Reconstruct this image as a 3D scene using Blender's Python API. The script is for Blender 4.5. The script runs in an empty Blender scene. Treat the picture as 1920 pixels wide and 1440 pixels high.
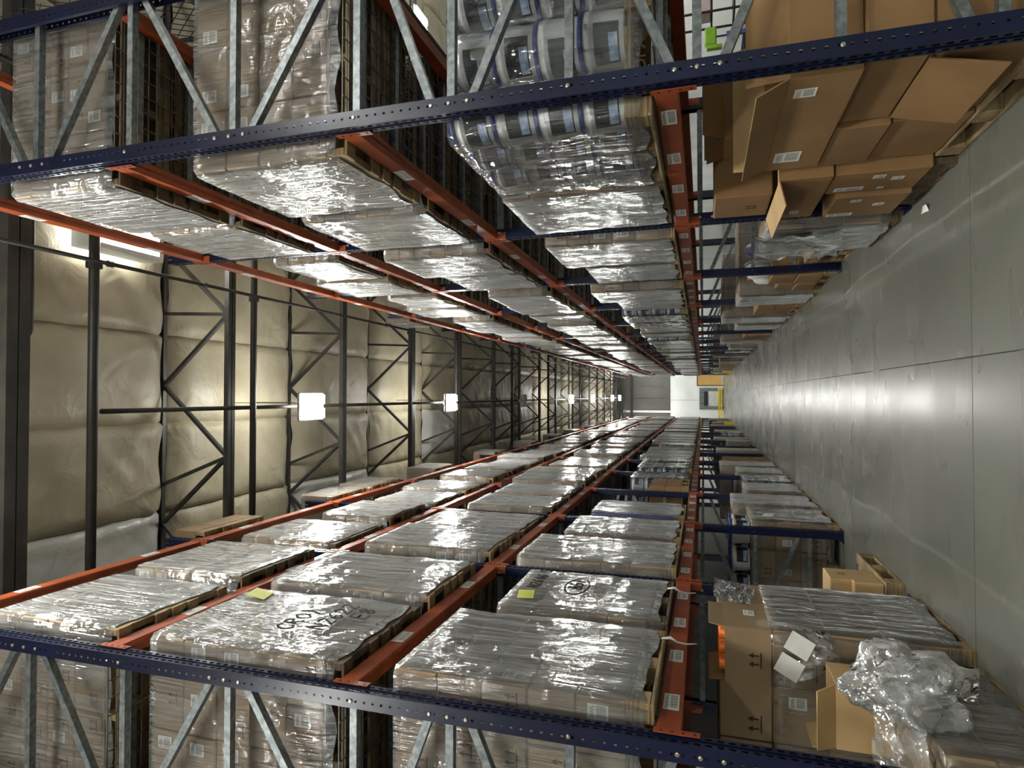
import bpy, math, random
from mathutils import Vector, Matrix, noise
R0 = random.Random(7)
scene = bpy.context.scene
COL = scene.collection

# ---------------------------------------------------------------- camera
H = 1.5233
F_PX, PITCH, YAW, ROLL = 1166.5, 0.2988, 0.0193, -0.0053
def cam_basis(p, y, r):
    Fw = Vector((math.sin(y)*math.cos(p), math.cos(y)*math.cos(p), math.sin(p)))
    Rt = Vector((math.cos(y), -math.sin(y), 0)); U = Rt.cross(Fw)
    c, s = math.cos(r), math.sin(r)
    return c*Rt + s*U, -s*Rt + c*U, Fw
ca, cb, cc = cam_basis(PITCH, YAW, ROLL)
cam_d = bpy.data.cameras.new('camera'); cam = bpy.data.objects.new('camera', cam_d); COL.objects.link(cam)
cam_d.sensor_width = 36.0; cam_d.lens = F_PX/1920*36.0; cam_d.clip_start = 0.05; cam_d.clip_end = 200
mx = Matrix.Identity(4)
for i in range(3):
    mx[i][0] = -cb[i]; mx[i][1] = ca[i]; mx[i][2] = -cc[i]      # the phone was held on its side
mx.translation = Vector((0, 0, H)); cam.matrix_world = mx
scene.camera = cam

# ---------------------------------------------------------------- world / exposure
w = bpy.data.worlds.new('world'); scene.world = w; w.use_nodes = True
w.node_tree.nodes['Background'].inputs[0].default_value = (0.8, 0.9, 1, 1)
w.node_tree.nodes['Background'].inputs[1].default_value = 0.02
scene.view_settings.view_transform = 'Standard'
scene.view_settings.look = 'None'
scene.view_settings.gamma = 1.0
scene.view_settings.use_curve_mapping = False
scene.view_settings.exposure = 1.5
scene.cycles.max_bounces = 5; scene.cycles.diffuse_bounces = 3; scene.cycles.glossy_bounces = 2; scene.cycles.transparent_max_bounces = 8
LAMP = 100.0           # radiance of the high-bay lamp lenses

# ---------------------------------------------------------------- helpers
def lin(c):
    return tuple(((v/255)/12.92 if v/255 <= 0.04045 else ((v/255+0.055)/1.055)**2.4) for v in c)
class MB:
    """collects faces; build() makes ONE mesh"""
    def __init__(s): s.v = []; s.f = []
    def add(s, vs, fs):
        n = len(s.v); s.v += [tuple(p) for p in vs]; s.f += [tuple(i+n for i in f) for f in fs]; return s
    def box(s, x0, x1, y0, y1, z0, z1):
        return s.add([(x0,y0,z0),(x1,y0,z0),(x1,y1,z0),(x0,y1,z0),(x0,y0,z1),(x1,y0,z1),(x1,y1,z1),(x0,y1,z1)],
                     [(3,2,1,0),(4,5,6,7),(0,1,5,4),(1,2,6,5),(2,3,7,6),(3,0,4,7)])
    def cbox(s, x0, x1, y0, y1, z0, z1, b=0.006):
        vs = []; X=(x0,x1); Y=(y0,y1); Z=(z0,z1); idx = {}
        for ix in (0,1):
            for iy in (0,1):
                for iz in (0,1):
                    dx = b if ix==0 else -b; dy = b if iy==0 else -b; dz = b if iz==0 else -b
                    idx[ix,iy,iz,0] = len(vs); vs.append((X[ix], Y[iy]+dy, Z[iz]+dz))
                    idx[ix,iy,iz,1] = len(vs); vs.append((X[ix]+dx, Y[iy], Z[iz]+dz))
                    idx[ix,iy,iz,2] = len(vs); vs.append((X[ix]+dx, Y[iy]+dy, Z[iz]))
        I = idx; fs = []
        def q(a,b_,c,d,flip):
            fs.append((a,b_,c,d) if not flip else (d,c,b_,a))
        for e in (0,1):
            q(I[e,0,0,0],I[e,1,0,0],I[e,1,1,0],I[e,0,1,0], e==0)
            q(I[0,e,0,1],I[1,e,0,1],I[1,e,1,1],I[0,e,1,1], e==1)
            q(I[0,0,e,2],I[1,0,e,2],I[1,1,e,2],I[0,1,e,2], e==0)
        for a in (0,1):
            for c in (0,1):
                q(I[a,c,0,0],I[a,c,1,0],I[a,c,1,1],I[a,c,0,1], (a+c)%2==1)
                q(I[a,0,c,0],I[a,1,c,0],I[a,1,c,2],I[a,0,c,2], (a+c)%2==0)
                q(I[0,a,c,1],I[1,a,c,1],I[1,a,c,2],I[0,a,c,2], (a+c)%2==1)
        for a in (0,1):
            for c in (0,1):
                for d in (0,1):
                    t = (I[a,c,d,0],I[a,c,d,1],I[a,c,d,2]); fs.append(t if (a+c+d)%2==1 else t[::-1])
        return s.add(vs, fs)
    def bar(s, p, q, wd, ht, up=(0,0,1)):
        p = Vector(p); q = Vector(q); d = (q-p).normalized(); u = Vector(up)
        if abs(d.dot(u)) > 0.98: u = Vector((1,0,0))
        a = d.cross(u).normalized(); b = a.cross(d).normalized(); a = a*wd/2; b = b*ht/2
        vs = [p-a-b,p+a-b,p+a+b,p-a+b,q-a-b,q+a-b,q+a+b,q-a+b]
        return s.add(vs, [(3,2,1,0),(4,5,6,7),(0,1,5,4),(1,2,6,5),(2,3,7,6),(3,0,4,7)])
    def tube(s, pts, r, n=8, cap=True):
        pts = [Vector(p) for p in pts]; vs = []; fs = []; m = len(pts)
        rr = r if isinstance(r, (list, tuple)) else [r]*m
        u = None
        for i, p in enumerate(pts):
            d = (pts[min(i+1,m-1)]-pts[max(i-1,0)]).normalized()
            if u is None:
                u = d.orthogonal().normalized()
            u = (u - d*u.dot(d)).normalized(); v = d.cross(u)
            for k in range(n):
                t = 2*math.pi*k/n; vs.append(p + (u*math.cos(t)+v*math.sin(t))*rr[i])
        for i in range(m-1):
            for k in range(n):
                k2 = (k+1)%n; fs.append((i*n+k, i*n+k2, (i+1)*n+k2, (i+1)*n+k))
        if cap: fs += [tuple(range(n-1,-1,-1)), tuple(range((m-1)*n, m*n))]
        return s.add(vs, fs)
    def lathe(s, prof, c=(0,0,0), n=18):
        vs = []; fs = []
        for r, z in prof:
            for k in range(n):
                t = 2*math.pi*k/n; vs.append((c[0]+r*math.cos(t), c[1]+r*math.sin(t), c[2]+z))
        m = len(prof)
        for i in range(m-1):
            for k in range(n):
                k2 = (k+1)%n; fs.append((i*n+k, i*n+k2, (i+1)*n+k2, (i+1)*n+k))
        fs += [tuple(range(n-1,-1,-1)), tuple(range((m-1)*n, m*n))]
        return s.add(vs, fs)
    def mesh(s, name, mat, smooth=False):
        me = bpy.data.meshes.new(name); me.from_pydata(s.v, [], s.f)
        if mat: me.materials.append(mat)
        if smooth: me.polygons.foreach_set('use_smooth', [True]*len(me.polygons))
        me.update(); return me
CACHE = {}
def cached(key, fn):
    if key not in CACHE: CACHE[key] = fn()
    return CACHE[key]
def obj(name, me, parent=None, loc=(0,0,0), rot=None):
    o = bpy.data.objects.new(name, me); COL.objects.link(o)
    if parent: o.parent = parent
    o.location = loc
    if rot: o.rotation_euler = rot
    return o
def tag(o, label, cat, group=None):
    o['label'] = label; o['category'] = cat
    if group: o['group'] = group
    o['kind'] = 'thing'
    return o
def thing(name, label, cat, loc=(0,0,0), group=None):
    return tag(obj(name, None, None, loc), label, cat, group)
def struct(o):
    o['kind'] = 'structure'; return o
ORD = ['zeroth','first','second','third','fourth','fifth','sixth','seventh','eighth','ninth','tenth','eleventh','twelfth','thirteenth','fourteenth','fifteenth','sixteenth','seventeenth','eighteenth','nineteenth','twentieth']
RACKNAME = {1:'bottom-of-photo rack', -1:'top-of-photo rack'}    # +1: aisle lies towards +X

# ---------------------------------------------------------------- materials
def new_mat(name):
    m = bpy.data.materials.new(name); m.use_nodes = True
    nt = m.node_tree; b = nt.nodes['Principled BSDF']; return m, nt, b
def N(nt, t, **kw):
    n = nt.nodes.new(t)
    for k, v in kw.items(): setattr(n, k, v)
    return n
def noise_mix(nt, scale, c1, c2, vec=None, detail=4, lo=0.35, hi=0.65, coord='Object'):
    tc = N(nt, 'ShaderNodeTexCoord'); no = N(nt, 'ShaderNodeTexNoise'); no.inputs['Detail'].default_value = detail
    no.inputs['Scale'].default_value = scale
    if vec:
        mp = N(nt, 'ShaderNodeMapping'); mp.inputs['Scale'].default_value = vec
        nt.links.new(tc.outputs[coord], mp.inputs[0]); nt.links.new(mp.outputs[0], no.inputs['Vector'])
    else: nt.links.new(tc.outputs[coord], no.inputs['Vector'])
    mr = N(nt, 'ShaderNodeMapRange'); mr.inputs[1].default_value = lo; mr.inputs[2].default_value = hi
    nt.links.new(no.outputs[0], mr.inputs[0])
    mi = N(nt, 'ShaderNodeMix', data_type='RGBA'); mi.inputs[6].default_value = (*c1,1); mi.inputs[7].default_value = (*c2,1)
    nt.links.new(mr.outputs[0], mi.inputs[0])
    return mi.outputs[2], no.outputs[0], mr.outputs[0]
def bump(nt, sock, strength, dist, bsdf):
    b = N(nt, 'ShaderNodeBump'); b.inputs['Strength'].default_value = strength; b.inputs['Distance'].default_value = dist
    nt.links.new(sock, b.inputs['Height']); nt.links.new(b.outputs[0], bsdf.inputs['Normal']); return b
def simple(name, c, rough=0.5, metal=0.0, c2=None, scale=6, bmp=0.0, spec=None, vec=None):
    m, nt, b = new_mat(name); c = lin(c)
    b.inputs['Roughness'].default_value = rough; b.inputs['Metallic'].default_value = metal
    c2 = lin(c2) if c2 else tuple(v*0.8 for v in c)
    out, raw, _ = noise_mix(nt, scale, c, c2, vec)
    nt.links.new(out, b.inputs['Base Color'])
    if bmp: bump(nt, raw, bmp, 0.01, b)
    if spec is not None: b.inputs['Specular IOR Level'].default_value = spec
    return m
def emis(name, c, s):
    m, nt, b = new_mat(name); b.inputs['Base Color'].default_value = (*c,1)
    b.inputs['Emission Color'].default_value = (*c,1); b.inputs['Emission Strength'].default_value = s; return m

def cardboard(name, c, var=0.18):
    m, nt, b = new_mat(name); c = lin(c)
    out, raw, _ = noise_mix(nt, 3.0, c, tuple(v*0.82 for v in c), None, 6)
    oi = N(nt, 'ShaderNodeObjectInfo'); hs = N(nt, 'ShaderNodeHueSaturation')
    mr = N(nt, 'ShaderNodeMapRange'); mr.inputs[3].default_value = 1-var; mr.inputs[4].default_value = 1+var*0.6
    nt.links.new(oi.outputs['Random'], mr.inputs[0]); nt.links.new(mr.outputs[0], hs.inputs['Value'])
    nt.links.new(out, hs.inputs['Color']); nt.links.new(hs.outputs[0], b.inputs['Base Color'])
    b.inputs['Roughness'].default_value = 0.72
    tc = N(nt,'ShaderNodeTexCoord'); n2 = N(nt,'ShaderNodeTexNoise'); n2.inputs['Scale'].default_value = 9
    nt.links.new(tc.outputs['Object'], n2.inputs['Vector']); bump(nt, n2.outputs[0], 0.25, 0.01, b)
    return m
CARD = cardboard('cardboard', (150,126,94))
CARD_OPEN = cardboard('bare_cardboard', (142,108,68), 0.12)
CARD_IN = cardboard('pale_carton_inside', (196,164,114), 0.08)
WOOD = simple('pallet_wood', (158,136,98), 0.75, 0, (112,92,62), 5, 0.3, vec=(1,1,9))
WOOD_D = simple('old_and_shaded_pallet_wood', (104,88,64), 0.8, 0, (72,58,40), 5, 0.3, vec=(2,2,9))  # aged wood, also standing in for shade under shelf pallets
NAVY = simple('navy_enamel', (13,22,54), 0.28, 0.0, (10,17,43), 4)
ORANGE = simple('orange_enamel', (158,74,34), 0.45, 0.0, (136,60,28), 5, 0.05)
GALV = simple('galvanised_steel', (150,155,156), 0.42, 0.75, (112,118,120), 30, 0.05)
DARKSTEEL = simple('grey_joist_paint', (66,64,60), 0.55, 0.2, (52,50,47), 6)
PIPE = simple('dark_pipe', (52,49,46), 0.5, 0.3, (42,40,37), 6)
ZINC = simple('zinc_bolt', (215,210,190), 0.3, 0.9)
WIRE = simple('wire_deck_steel', (118,118,112), 0.5, 0.6)
PAPER = simple('white_paper', (232,232,226), 0.6, 0, (222,222,216), 8)
YPAPER = simple('yellow_paper', (214,216,96), 0.6, 0, (200,204,84), 8)
INK = simple('black_ink', (10,9,9), 0.8)
PRINT = simple('brown_black_print', (58,42,28), 0.7)
WHITEPL = simple('white_plastic', (232,234,232), 0.35, 0, (196,200,200), 4)
BLUEPL = simple('blue_plastic', (40,54,132), 0.3, 0, (34,44,110), 4)
BLACKLAB = simple('black_label', (20,21,26), 0.35, 0, (34,36,42), 14)
SKYLAB = simple('pale_blue_label', (120,150,196), 0.4, 0, (196,208,224), 26)
BLUEBOX = simple('blue_carton', (52,66,150), 0.5, 0, (42,52,126), 3)
RED = simple('red_print', (196,62,52), 0.5)
ORPL = simple('orange_plastic', (232,112,28), 0.4, 0, (206,92,20), 5)
YELLOW = simple('yellow_paint', (238,206,40), 0.4, 0, (214,182,30), 5)
BLACK = simple('black_rubber', (24,24,24), 0.6)
WALLW = simple('white_wall_paint', (238,240,238), 0.55, 0, (214,220,218), 0.6)
WALLG = simple('grey_wall_panel', (96,94,88), 0.6, 0, (84,82,78), 0.8)
TAN = simple('tan_door_paint', (206,166,98), 0.5, 0, (190,150,84), 1.0)
GREYD = simple('grey_door_paint', (112,118,118), 0.5, 0, (96,102,102), 1.0)
PALEG = simple('pale_grey_panel', (206,208,206), 0.4)
GREEN = simple('lime_green_paint', (146,196,54), 0.4)
CARTBLUE = simple('cart_blue_paint', (66,104,176), 0.4)
PURPLE = simple('purple_bag', (92,70,150), 0.5, 0, (196,190,214), 22)
HOUSING = simple('lamp_housing', (170,170,166), 0.4, 0.3)
LENS = emis('lamp_lens', (1.0, 1.0, 0.95), LAMP)
TOPFILL = emis('lamp_top_fill_glow', (1.0, 1.0, 0.95), LAMP*0.36)  # glow added on the lamp tops to fill the ceiling and load fronts
LENS_OFF = simple('unlit_lens', (176,172,158), 0.4)
SKYL = emis('skylight_panel', (1.0, 1.0, 0.97), 14.0)

def concrete():
    m, nt, b = new_mat('polished_concrete')
    out, raw, mk = noise_mix(nt, 0.55, lin((114,115,106)), lin((88,89,82)), None, 6, 0.25, 0.75)
    o2, r2, mk2 = noise_mix(nt, 1.0, (1,1,1), (0.88,0.88,0.88), (0.6,1.6,1), 2, 0.2, 0.8)
    mu = N(nt,'ShaderNodeMix', data_type='RGBA', blend_type='MULTIPLY'); mu.inputs[0].default_value = 1
    nt.links.new(out, mu.inputs[6]); nt.links.new(o2, mu.inputs[7])
    # pale wheel-scuff lines running down the aisle
    tc = N(nt,'ShaderNodeTexCoord'); sx = N(nt,'ShaderNodeSeparateXYZ'); nt.links.new(tc.outputs['Object'], sx.inputs[0])
    wob = N(nt,'ShaderNodeTexNoise'); wob.inputs['Scale'].default_value = 0.35; nt.links.new(tc.outputs['Object'], wob.inputs['Vector'])
    prev = mu.outputs[2]
    for x0, wd, amt in ((1.16, 0.02, 0.45), (1.02, 0.05, 0.18), (-1.1, 0.03, 0.22)):
        a = N(nt,'ShaderNodeMath', operation='MULTIPLY_ADD'); a.inputs[1].default_value = 0.35; nt.links.new(wob.outputs[0], a.inputs[0]); nt.links.new(sx.outputs[0], a.inputs[2])
        d = N(nt,'ShaderNodeMath', operation='SUBTRACT'); d.inputs[1].default_value = x0+0.175; nt.links.new(a.outputs[0], d.inputs[0])
        ab = N(nt,'ShaderNodeMath', operation='ABSOLUTE'); nt.links.new(d.outputs[0], ab.inputs[0])
        m2 = N(nt,'ShaderNodeMapRange'); m2.inputs[1].default_value = wd; m2.inputs[2].default_value = 0.0; m2.inputs[3].default_value = 0.0; m2.inputs[4].default_value = amt
        nt.links.new(ab.outputs[0], m2.inputs[0])
        mm = N(nt,'ShaderNodeMix', data_type='RGBA'); mm.inputs[7].default_value = (*lin((166,166,156)),1); nt.links.new(m2.outputs[0], mm.inputs[0]); nt.links.new(prev, mm.inputs[6]); prev = mm.outputs[2]
    nt.links.new(prev, b.inputs['Base Color'])
    mr = N(nt,'ShaderNodeMapRange'); mr.inputs[3].default_value = 0.24; mr.inputs[4].default_value = 0.31
    nt.links.new(mk2, mr.inputs[0]); nt.links.new(mr.outputs[0], b.inputs['Roughness'])
    b.inputs['Specular IOR Level'].default_value = 0.5
    return m
CONC = concrete()
JOINT = simple('joint_filler', (62,62,58), 0.9)

def insulation(name, c, c2, rough):
    m, nt, b = new_mat(name)
    out, raw, mk = noise_mix(nt, 0.9, lin(c), lin(c2), None, 6, 0.35, 0.75, coord='Object')
    nt.links.new(out, b.inputs['Base Color']); b.inputs['Roughness'].default_value = rough
    tc = N(nt,'ShaderNodeTexCoord'); n2 = N(nt,'ShaderNodeTexNoise'); n2.inputs['Scale'].default_value = 2.6; n2.inputs['Detail'].default_value = 5
    n2.inputs['Distortion'].default_value = 1.2
    nt.links.new(tc.outputs['Object'], n2.inputs['Vector']); bump(nt, n2.outputs[0], 0.55, 0.06, b)
    return m
INSUL = insulation('beige_insulation_facing', (168,160,138), (136,127,104), 0.5)
INSULW = insulation('white_vapour_sheet', (196,196,188), (176,176,170), 0.32)

def film(name, base, gain, rough, haze, stretch, milk=(0.86,0.88,0.88)):
    m = bpy.data.materials.new(name); m.use_nodes = True; nt = m.node_tree
    for n in list(nt.nodes): nt.nodes.remove(n)
    out = N(nt,'ShaderNodeOutputMaterial'); tr = N(nt,'ShaderNodeBsdfTransparent'); gl = N(nt,'ShaderNodeBsdfGlossy'); df = N(nt,'ShaderNodeBsdfDiffuse')
    tr.inputs[0].default_value = (0.97,0.97,0.97,1); gl.inputs['Color'].default_value = (0.95,0.97,0.97,1); gl.inputs['Roughness'].default_value = rough
    df.inputs[0].default_value = (*milk,1)
    tc = N(nt,'ShaderNodeTexCoord'); mp = N(nt,'ShaderNodeMapping'); mp.inputs['Scale'].default_value = stretch
    nt.links.new(tc.outputs['Object'], mp.inputs[0])
    n1 = N(nt,'ShaderNodeTexNoise'); n1.inputs['Scale'].default_value = 1.0; n1.inputs['Detail'].default_value = 3.5; n1.inputs['Distortion'].default_value = 0.6
    nt.links.new(mp.outputs[0], n1.inputs['Vector'])
    n2 = N(nt,'ShaderNodeTexNoise'); n2.inputs['Scale'].default_value = 4.5; n2.inputs['Detail'].default_value = 2; n2.inputs['Distortion'].default_value = 0.8
    nt.links.new(tc.outputs['Object'], n2.inputs['Vector'])
    ad = N(nt,'ShaderNodeMath', operation='ADD'); nt.links.new(n1.outputs[0], ad.inputs[0]); nt.links.new(n2.outputs[0], ad.inputs[1])
    bp = N(nt,'ShaderNodeBump'); bp.inputs['Strength'].default_value = 0.9; bp.inputs['Distance'].default_value = 0.03
    nt.links.new(ad.outputs[0], bp.inputs['Height']); nt.links.new(bp.outputs[0], gl.inputs['Normal'])
    fr = N(nt,'ShaderNodeFresnel'); fr.inputs[0].default_value = 1.45; nt.links.new(bp.outputs[0], fr.inputs['Normal'])
    ma = N(nt,'ShaderNodeMath', operation='MULTIPLY_ADD', use_clamp=True); ma.inputs[1].default_value = gain; ma.inputs[2].default_value = base
    nt.links.new(fr.outputs[0], ma.inputs[0])
    lw = N(nt,'ShaderNodeLayerWeight'); lw.inputs[0].default_value = 0.5
    pw = N(nt,'ShaderNodeMath', operation='POWER'); pw.inputs[1].default_value = 2.2; nt.links.new(lw.outputs['Facing'], pw.inputs[0])
    mv = N(nt,'ShaderNodeMapRange'); mv.inputs[1].default_value = 0.4; mv.inputs[2].default_value = 0.66; mv.inputs[3].default_value = 0.45; mv.inputs[4].default_value = 1.3
    nt.links.new(n1.outputs[0], mv.inputs[0])
    hz = N(nt,'ShaderNodeMath', operation='MULTIPLY_ADD'); hz.inputs[1].default_value = haze; hz.inputs[2].default_value = haze*0.22; nt.links.new(pw.outputs[0], hz.inputs[0])
    mr = N(nt,'ShaderNodeMath', operation='MULTIPLY', use_clamp=True); nt.links.new(hz.outputs[0], mr.inputs[0]); nt.links.new(mv.outputs[0], mr.inputs[1])
    mh = N(nt,'ShaderNodeMixShader'); nt.links.new(mr.outputs[0], mh.inputs[0]); nt.links.new(tr.outputs[0], mh.inputs[1]); nt.links.new(df.outputs[0], mh.inputs[2])
    mg = N(nt,'ShaderNodeMixShader'); nt.links.new(ma.outputs[0], mg.inputs[0]); nt.links.new(mh.outputs[0], mg.inputs[1]); nt.links.new(gl.outputs[0], mg.inputs[2])
    nt.links.new(mg.outputs[0], out.inputs[0]); return m
FILM = film('stretch_film', 0.05, 1.4, 0.11, 0.62, (38,38,1.5), (0.68,0.70,0.71))
FILM_P = film('clear_pail_film', 0.05, 1.2, 0.06, 0.16, (14,14,1.2), (0.8,0.82,0.82))
FILM_F = film('thin_clear_film', 0.05, 1.2, 0.12, 0.3, (16,16,1.5), (0.6,0.61,0.6))
FILM_C = film('crumpled_film', 0.10, 1.8, 0.10, 0.5, (7,7,7))

def barcode():
    m, nt, b = new_mat('barcode_print'); tc = N(nt,'ShaderNodeTexCoord'); sx = N(nt,'ShaderNodeSeparateXYZ')
    nt.links.new(tc.outputs['UV'], sx.inputs[0])
    wv = N(nt,'ShaderNodeTexNoise', noise_dimensions='1D'); wv.inputs['Scale'].default_value = 22; wv.inputs['Detail'].default_value = 3
    nt.links.new(sx.outputs[0], wv.inputs['W'])
    gt = N(nt,'ShaderNodeMath', operation='GREATER_THAN'); gt.inputs[1].default_value = 0.5; nt.links.new(wv.outputs[0], gt.inputs[0])
    def rng(sock, lo, hi):
        a = N(nt,'ShaderNodeMath', operation='GREATER_THAN'); a.inputs[1].default_value = lo; nt.links.new(sock, a.inputs[0])
        c = N(nt,'ShaderNodeMath', operation='LESS_THAN'); c.inputs[1].default_value = hi; nt.links.new(sock, c.inputs[0])
        d = N(nt,'ShaderNodeMath', operation='MULTIPLY'); nt.links.new(a.outputs[0], d.inputs[0]); nt.links.new(c.outputs[0], d.inputs[1]); return d.outputs[0]
    def mul(a, c):
        d = N(nt,'ShaderNodeMath', operation='MULTIPLY'); nt.links.new(a, d.inputs[0]); nt.links.new(c, d.inputs[1]); return d.outputs[0]
    bars = mul(mul(gt.outputs[0], rng(sx.outputs[0], 0.08, 0.92)), rng(sx.outputs[1], 0.1, 0.58))
    tx = N(nt,'ShaderNodeTexNoise'); tx.inputs['Scale'].default_value = 1.0
    mp = N(nt,'ShaderNodeMapping'); mp.inputs['Scale'].default_value = (40,9,1); nt.links.new(tc.outputs['UV'], mp.inputs[0]); nt.links.new(mp.outputs[0], tx.inputs['Vector'])
    g2 = N(nt,'ShaderNodeMath', operation='GREATER_THAN'); g2.inputs[1].default_value = 0.52; nt.links.new(tx.outputs[0], g2.inputs[0])
    txt = mul(mul(g2.outputs[0], rng(sx.outputs[0], 0.08, 0.9)), rng(sx.outputs[1], 0.68, 0.9))
    su = N(nt,'ShaderNodeMath', operation='ADD', use_clamp=True); nt.links.new(bars, su.inputs[0]); nt.links.new(txt, su.inputs[1])
    mi = N(nt,'ShaderNodeMix', data_type='RGBA'); mi.inputs[6].default_value = (*lin((228,228,222)),1); mi.inputs[7].default_value = (*lin((40,40,42)),1)
    nt.links.new(su.outputs[0], mi.inputs[0]); nt.links.new(mi.outputs[2], b.inputs['Base Color']); b.inputs['Roughness'].default_value = 0.45
    return m
BARCODE = barcode()
def label_mesh(wd, ht, mat=None, t=0.0015):
    """flat sticker in the local XZ plane, facing -Y, centred"""
    def fn():
        me = MB().box(-wd/2, wd/2, -t, 0, -ht/2, ht/2).mesh('label', mat or BARCODE)
        uv = me.uv_layers.new(name='UVMap')
        for p in me.polygons:
            for li in p.loop_indices:
                co = me.vertices[me.loops[li].vertex_index].co
                uv.data[li].uv = ((co.x+wd/2)/wd, (co.z+ht/2)/ht)
        return me
    return cached(('lab', round(wd,3), round(ht,3), (mat or BARCODE).name), fn)
def arrow_mesh(s=1.0):
    def fn():
        b = MB(); t = 0.001
        b.box(-0.05*s, 0.05*s, -t, 0, 0, 0.009*s)
        for cx in (-0.028*s, 0.028*s):
            b.box(cx-0.005*s, cx+0.005*s, -t, 0, 0.016*s, 0.055*s)
            b.add([(cx-0.018*s,-t,0.05*s),(cx+0.018*s,-t,0.05*s),(cx,-t,0.08*s)], [(0,1,2)])
        return b.mesh('arrow_mark', PRINT)
    return cached(('arrow', s), fn)

# ---------------------------------------------------------------- building shell
XL, XR, YB, YE, ZC = -9.0, 14.0, -13.0, 53.0, 9.25
JY = [4.15 + 2.77*i for i in range(-6, 18)]             # roof joist lines
fl = struct(obj('floor', MB().box(XL, XR, YB, YE, -0.3, -0.006).mesh('floor', JOINT)))
xs = [XL, -7.4, -3.6, 0.23, 4.1, 8.0, XR]; ys = [YB, -8.3, -5.1, -1.95, 1.2, 4.33, 7.5] + [7.5+6.4*i for i in range(1, 8)] + [YE]
for i in range(len(xs)-1):
    for j in range(len(ys)-1):
        g = 0.004
        obj('concrete_slab', MB().box(xs[i]+g, xs[i+1]-g, ys[j]+g, ys[j+1]-g, -0.1, 0).mesh('concrete_slab', CONC), fl)
struct(obj('wall_left', MB().box(XL-0.2, XL, YB, YE, 0, ZC).mesh('wall_left', WALLG)))
struct(obj('wall_right', MB().box(XR, XR+0.2, YB, YE, 0, ZC).mesh('wall_right', WALLW)))
struct(obj('wall_back', MB().box(XL, XR, YB-0.2, YB, 0, ZC).mesh('wall_back', WALLW)))
we = struct(obj('wall_end', MB().box(XL, XR, YE+0.06, YE+0.25, 0, ZC).mesh('wall_end', WALLG)))
for i in range(8):
    obj('lower_wall_panel', MB().box(XL+i*2.875+0.01, XL+(i+1)*2.875-0.01, YE, YE+0.06, 0, 4.15).mesh('lower_wall_panel', WALLW), we)
for i, (x0, x1) in enumerate([(XL,-2.3),(-2.28,-1.45),(-1.2,-0.25),(-0.2,0.75),(0.78,2.6),(2.62,XR)]):
    obj('upper_wall_panel', MB().box(x0, x1, YE+0.01, YE+0.06, 4.2, 7.2).mesh('upper_wall_panel', WALLG), we)
obj('white_wall_post', MB().box(-1.42, -1.24, YE-0.06, YE+0.05, 4.15, 8.0).mesh('white_wall_post', WALLW), we)
obj('wall_girt', MB().box(-4, 4, YE-0.12, YE+0.05, 7.2, 7.42).mesh('wall_girt', DARKSTEEL), we)
# door and dock opening in the end wall
d1 = struct(obj('door_1', MB().box(0.84, 1.70, YE-0.05, YE, 0.0, 1.98).mesh('door_1', TAN)))
obj('door_frame', MB().box(0.78, 0.84, YE-0.07, YE, 0, 2.05).box(1.7, 1.76, YE-0.07, YE, 0, 2.05).box(0.84, 1.7, YE-0.07, YE, 1.98, 2.05).mesh('door_frame', BLACK), d1)
obj('kick_plate', MB().box(0.88, 1.66, YE-0.06, YE-0.05, 0.02, 0.14).mesh('kick_plate', PALEG), d1)
d2 = struct(obj('door_2', MB().box(-1.13, 0.62, YE-0.08, YE, 0.0, 1.86).mesh('door_2', GREYD)))
obj('door_window', MB().box(-0.85, 0.35, YE-0.1, YE-0.08, 0.35, 1.16).mesh('door_window', PALEG), d2)
obj('dark_hood', MB().box(-0.82, 0.32, YE-0.14, YE-0.08, 1.24, 1.5).mesh('dark_hood', BLACKLAB), d2)
for i in range(4):
    obj('door_seam', MB().box(-1.1+i*0.45, -1.07+i*0.45, YE-0.09, YE-0.08, 1.55, 1.84).mesh('door_seam', PIPE), d2)
gr = thing('guard_rail', 'yellow steel guard rail with two bars along the far white wall', 'guard rail', (0, YE-0.55, 0))
for z in (0.18, 0.36):
    obj('rail_bar', MB().box(-2.1, 0.62, -0.04, 0.04, z-0.06, z+0.05).mesh('rail_bar', YELLOW), gr)
for x in (-2.1, -0.98, 0.55):
    obj('rail_post', MB().box(x-0.06, x+0.06, 0.04, 0.14, 0, 0.45).mesh('rail_post', BLACK if x == -0.98 else YELLOW), gr)

# ceiling: insulation blankets sagging between the roof joists
ce = struct(obj('ceiling', MB().box(XL, XR, YB, YE, ZC, ZC+0.2).mesh('ceiling', JOINT)))
ZT = 8.66
def panel_mesh(wx, wy, seed, mat):
    n = 26; vs = []; fs = []
    for j in range(n+1):
        for i in range(n+1):
            u, v = i/n, j/n; x = (u-0.5)*wx; y = (v-0.5)*wy
            e = (min(1, 4*u*(1-u)*2.4)) * (min(1, 4*v*(1-v)*2.2))
            z = -0.06*e + 0.03*noise.noise(Vector((x*1.3+seed*7, y*1.3, seed))) + 0.02*noise.noise(Vector((x*3+seed*3, y*2, seed+5)))
            z += 0.12*(max(0, 1-min(v, 1-v)*14)) + 0.05*(max(0, 1-min(u, 1-u)*26))
            z += 0.018*math.sin((x*0.9+y*1.6+seed)*9+3*noise.noise(Vector((x,y,seed))))*noise.noise(Vector((x*0.9+seed, y*0.9, 2)))*2
            y2 = y + 0.05*noise.noise(Vector((x*1.7, seed*5.1, v*1.3)))*(1 if 0 < j < n else 1.0)
            vs.append((x, y2, z))
    for j in range(n):
        for i in range(n):
            a = j*(n+1)+i; fs.append((a, a+n+1, a+n+2, a+1))
    return MB().add(vs, fs).mesh('insulation_blanket', mat, True)
px = [-9.0+1.23*i for i in range(19)]
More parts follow.
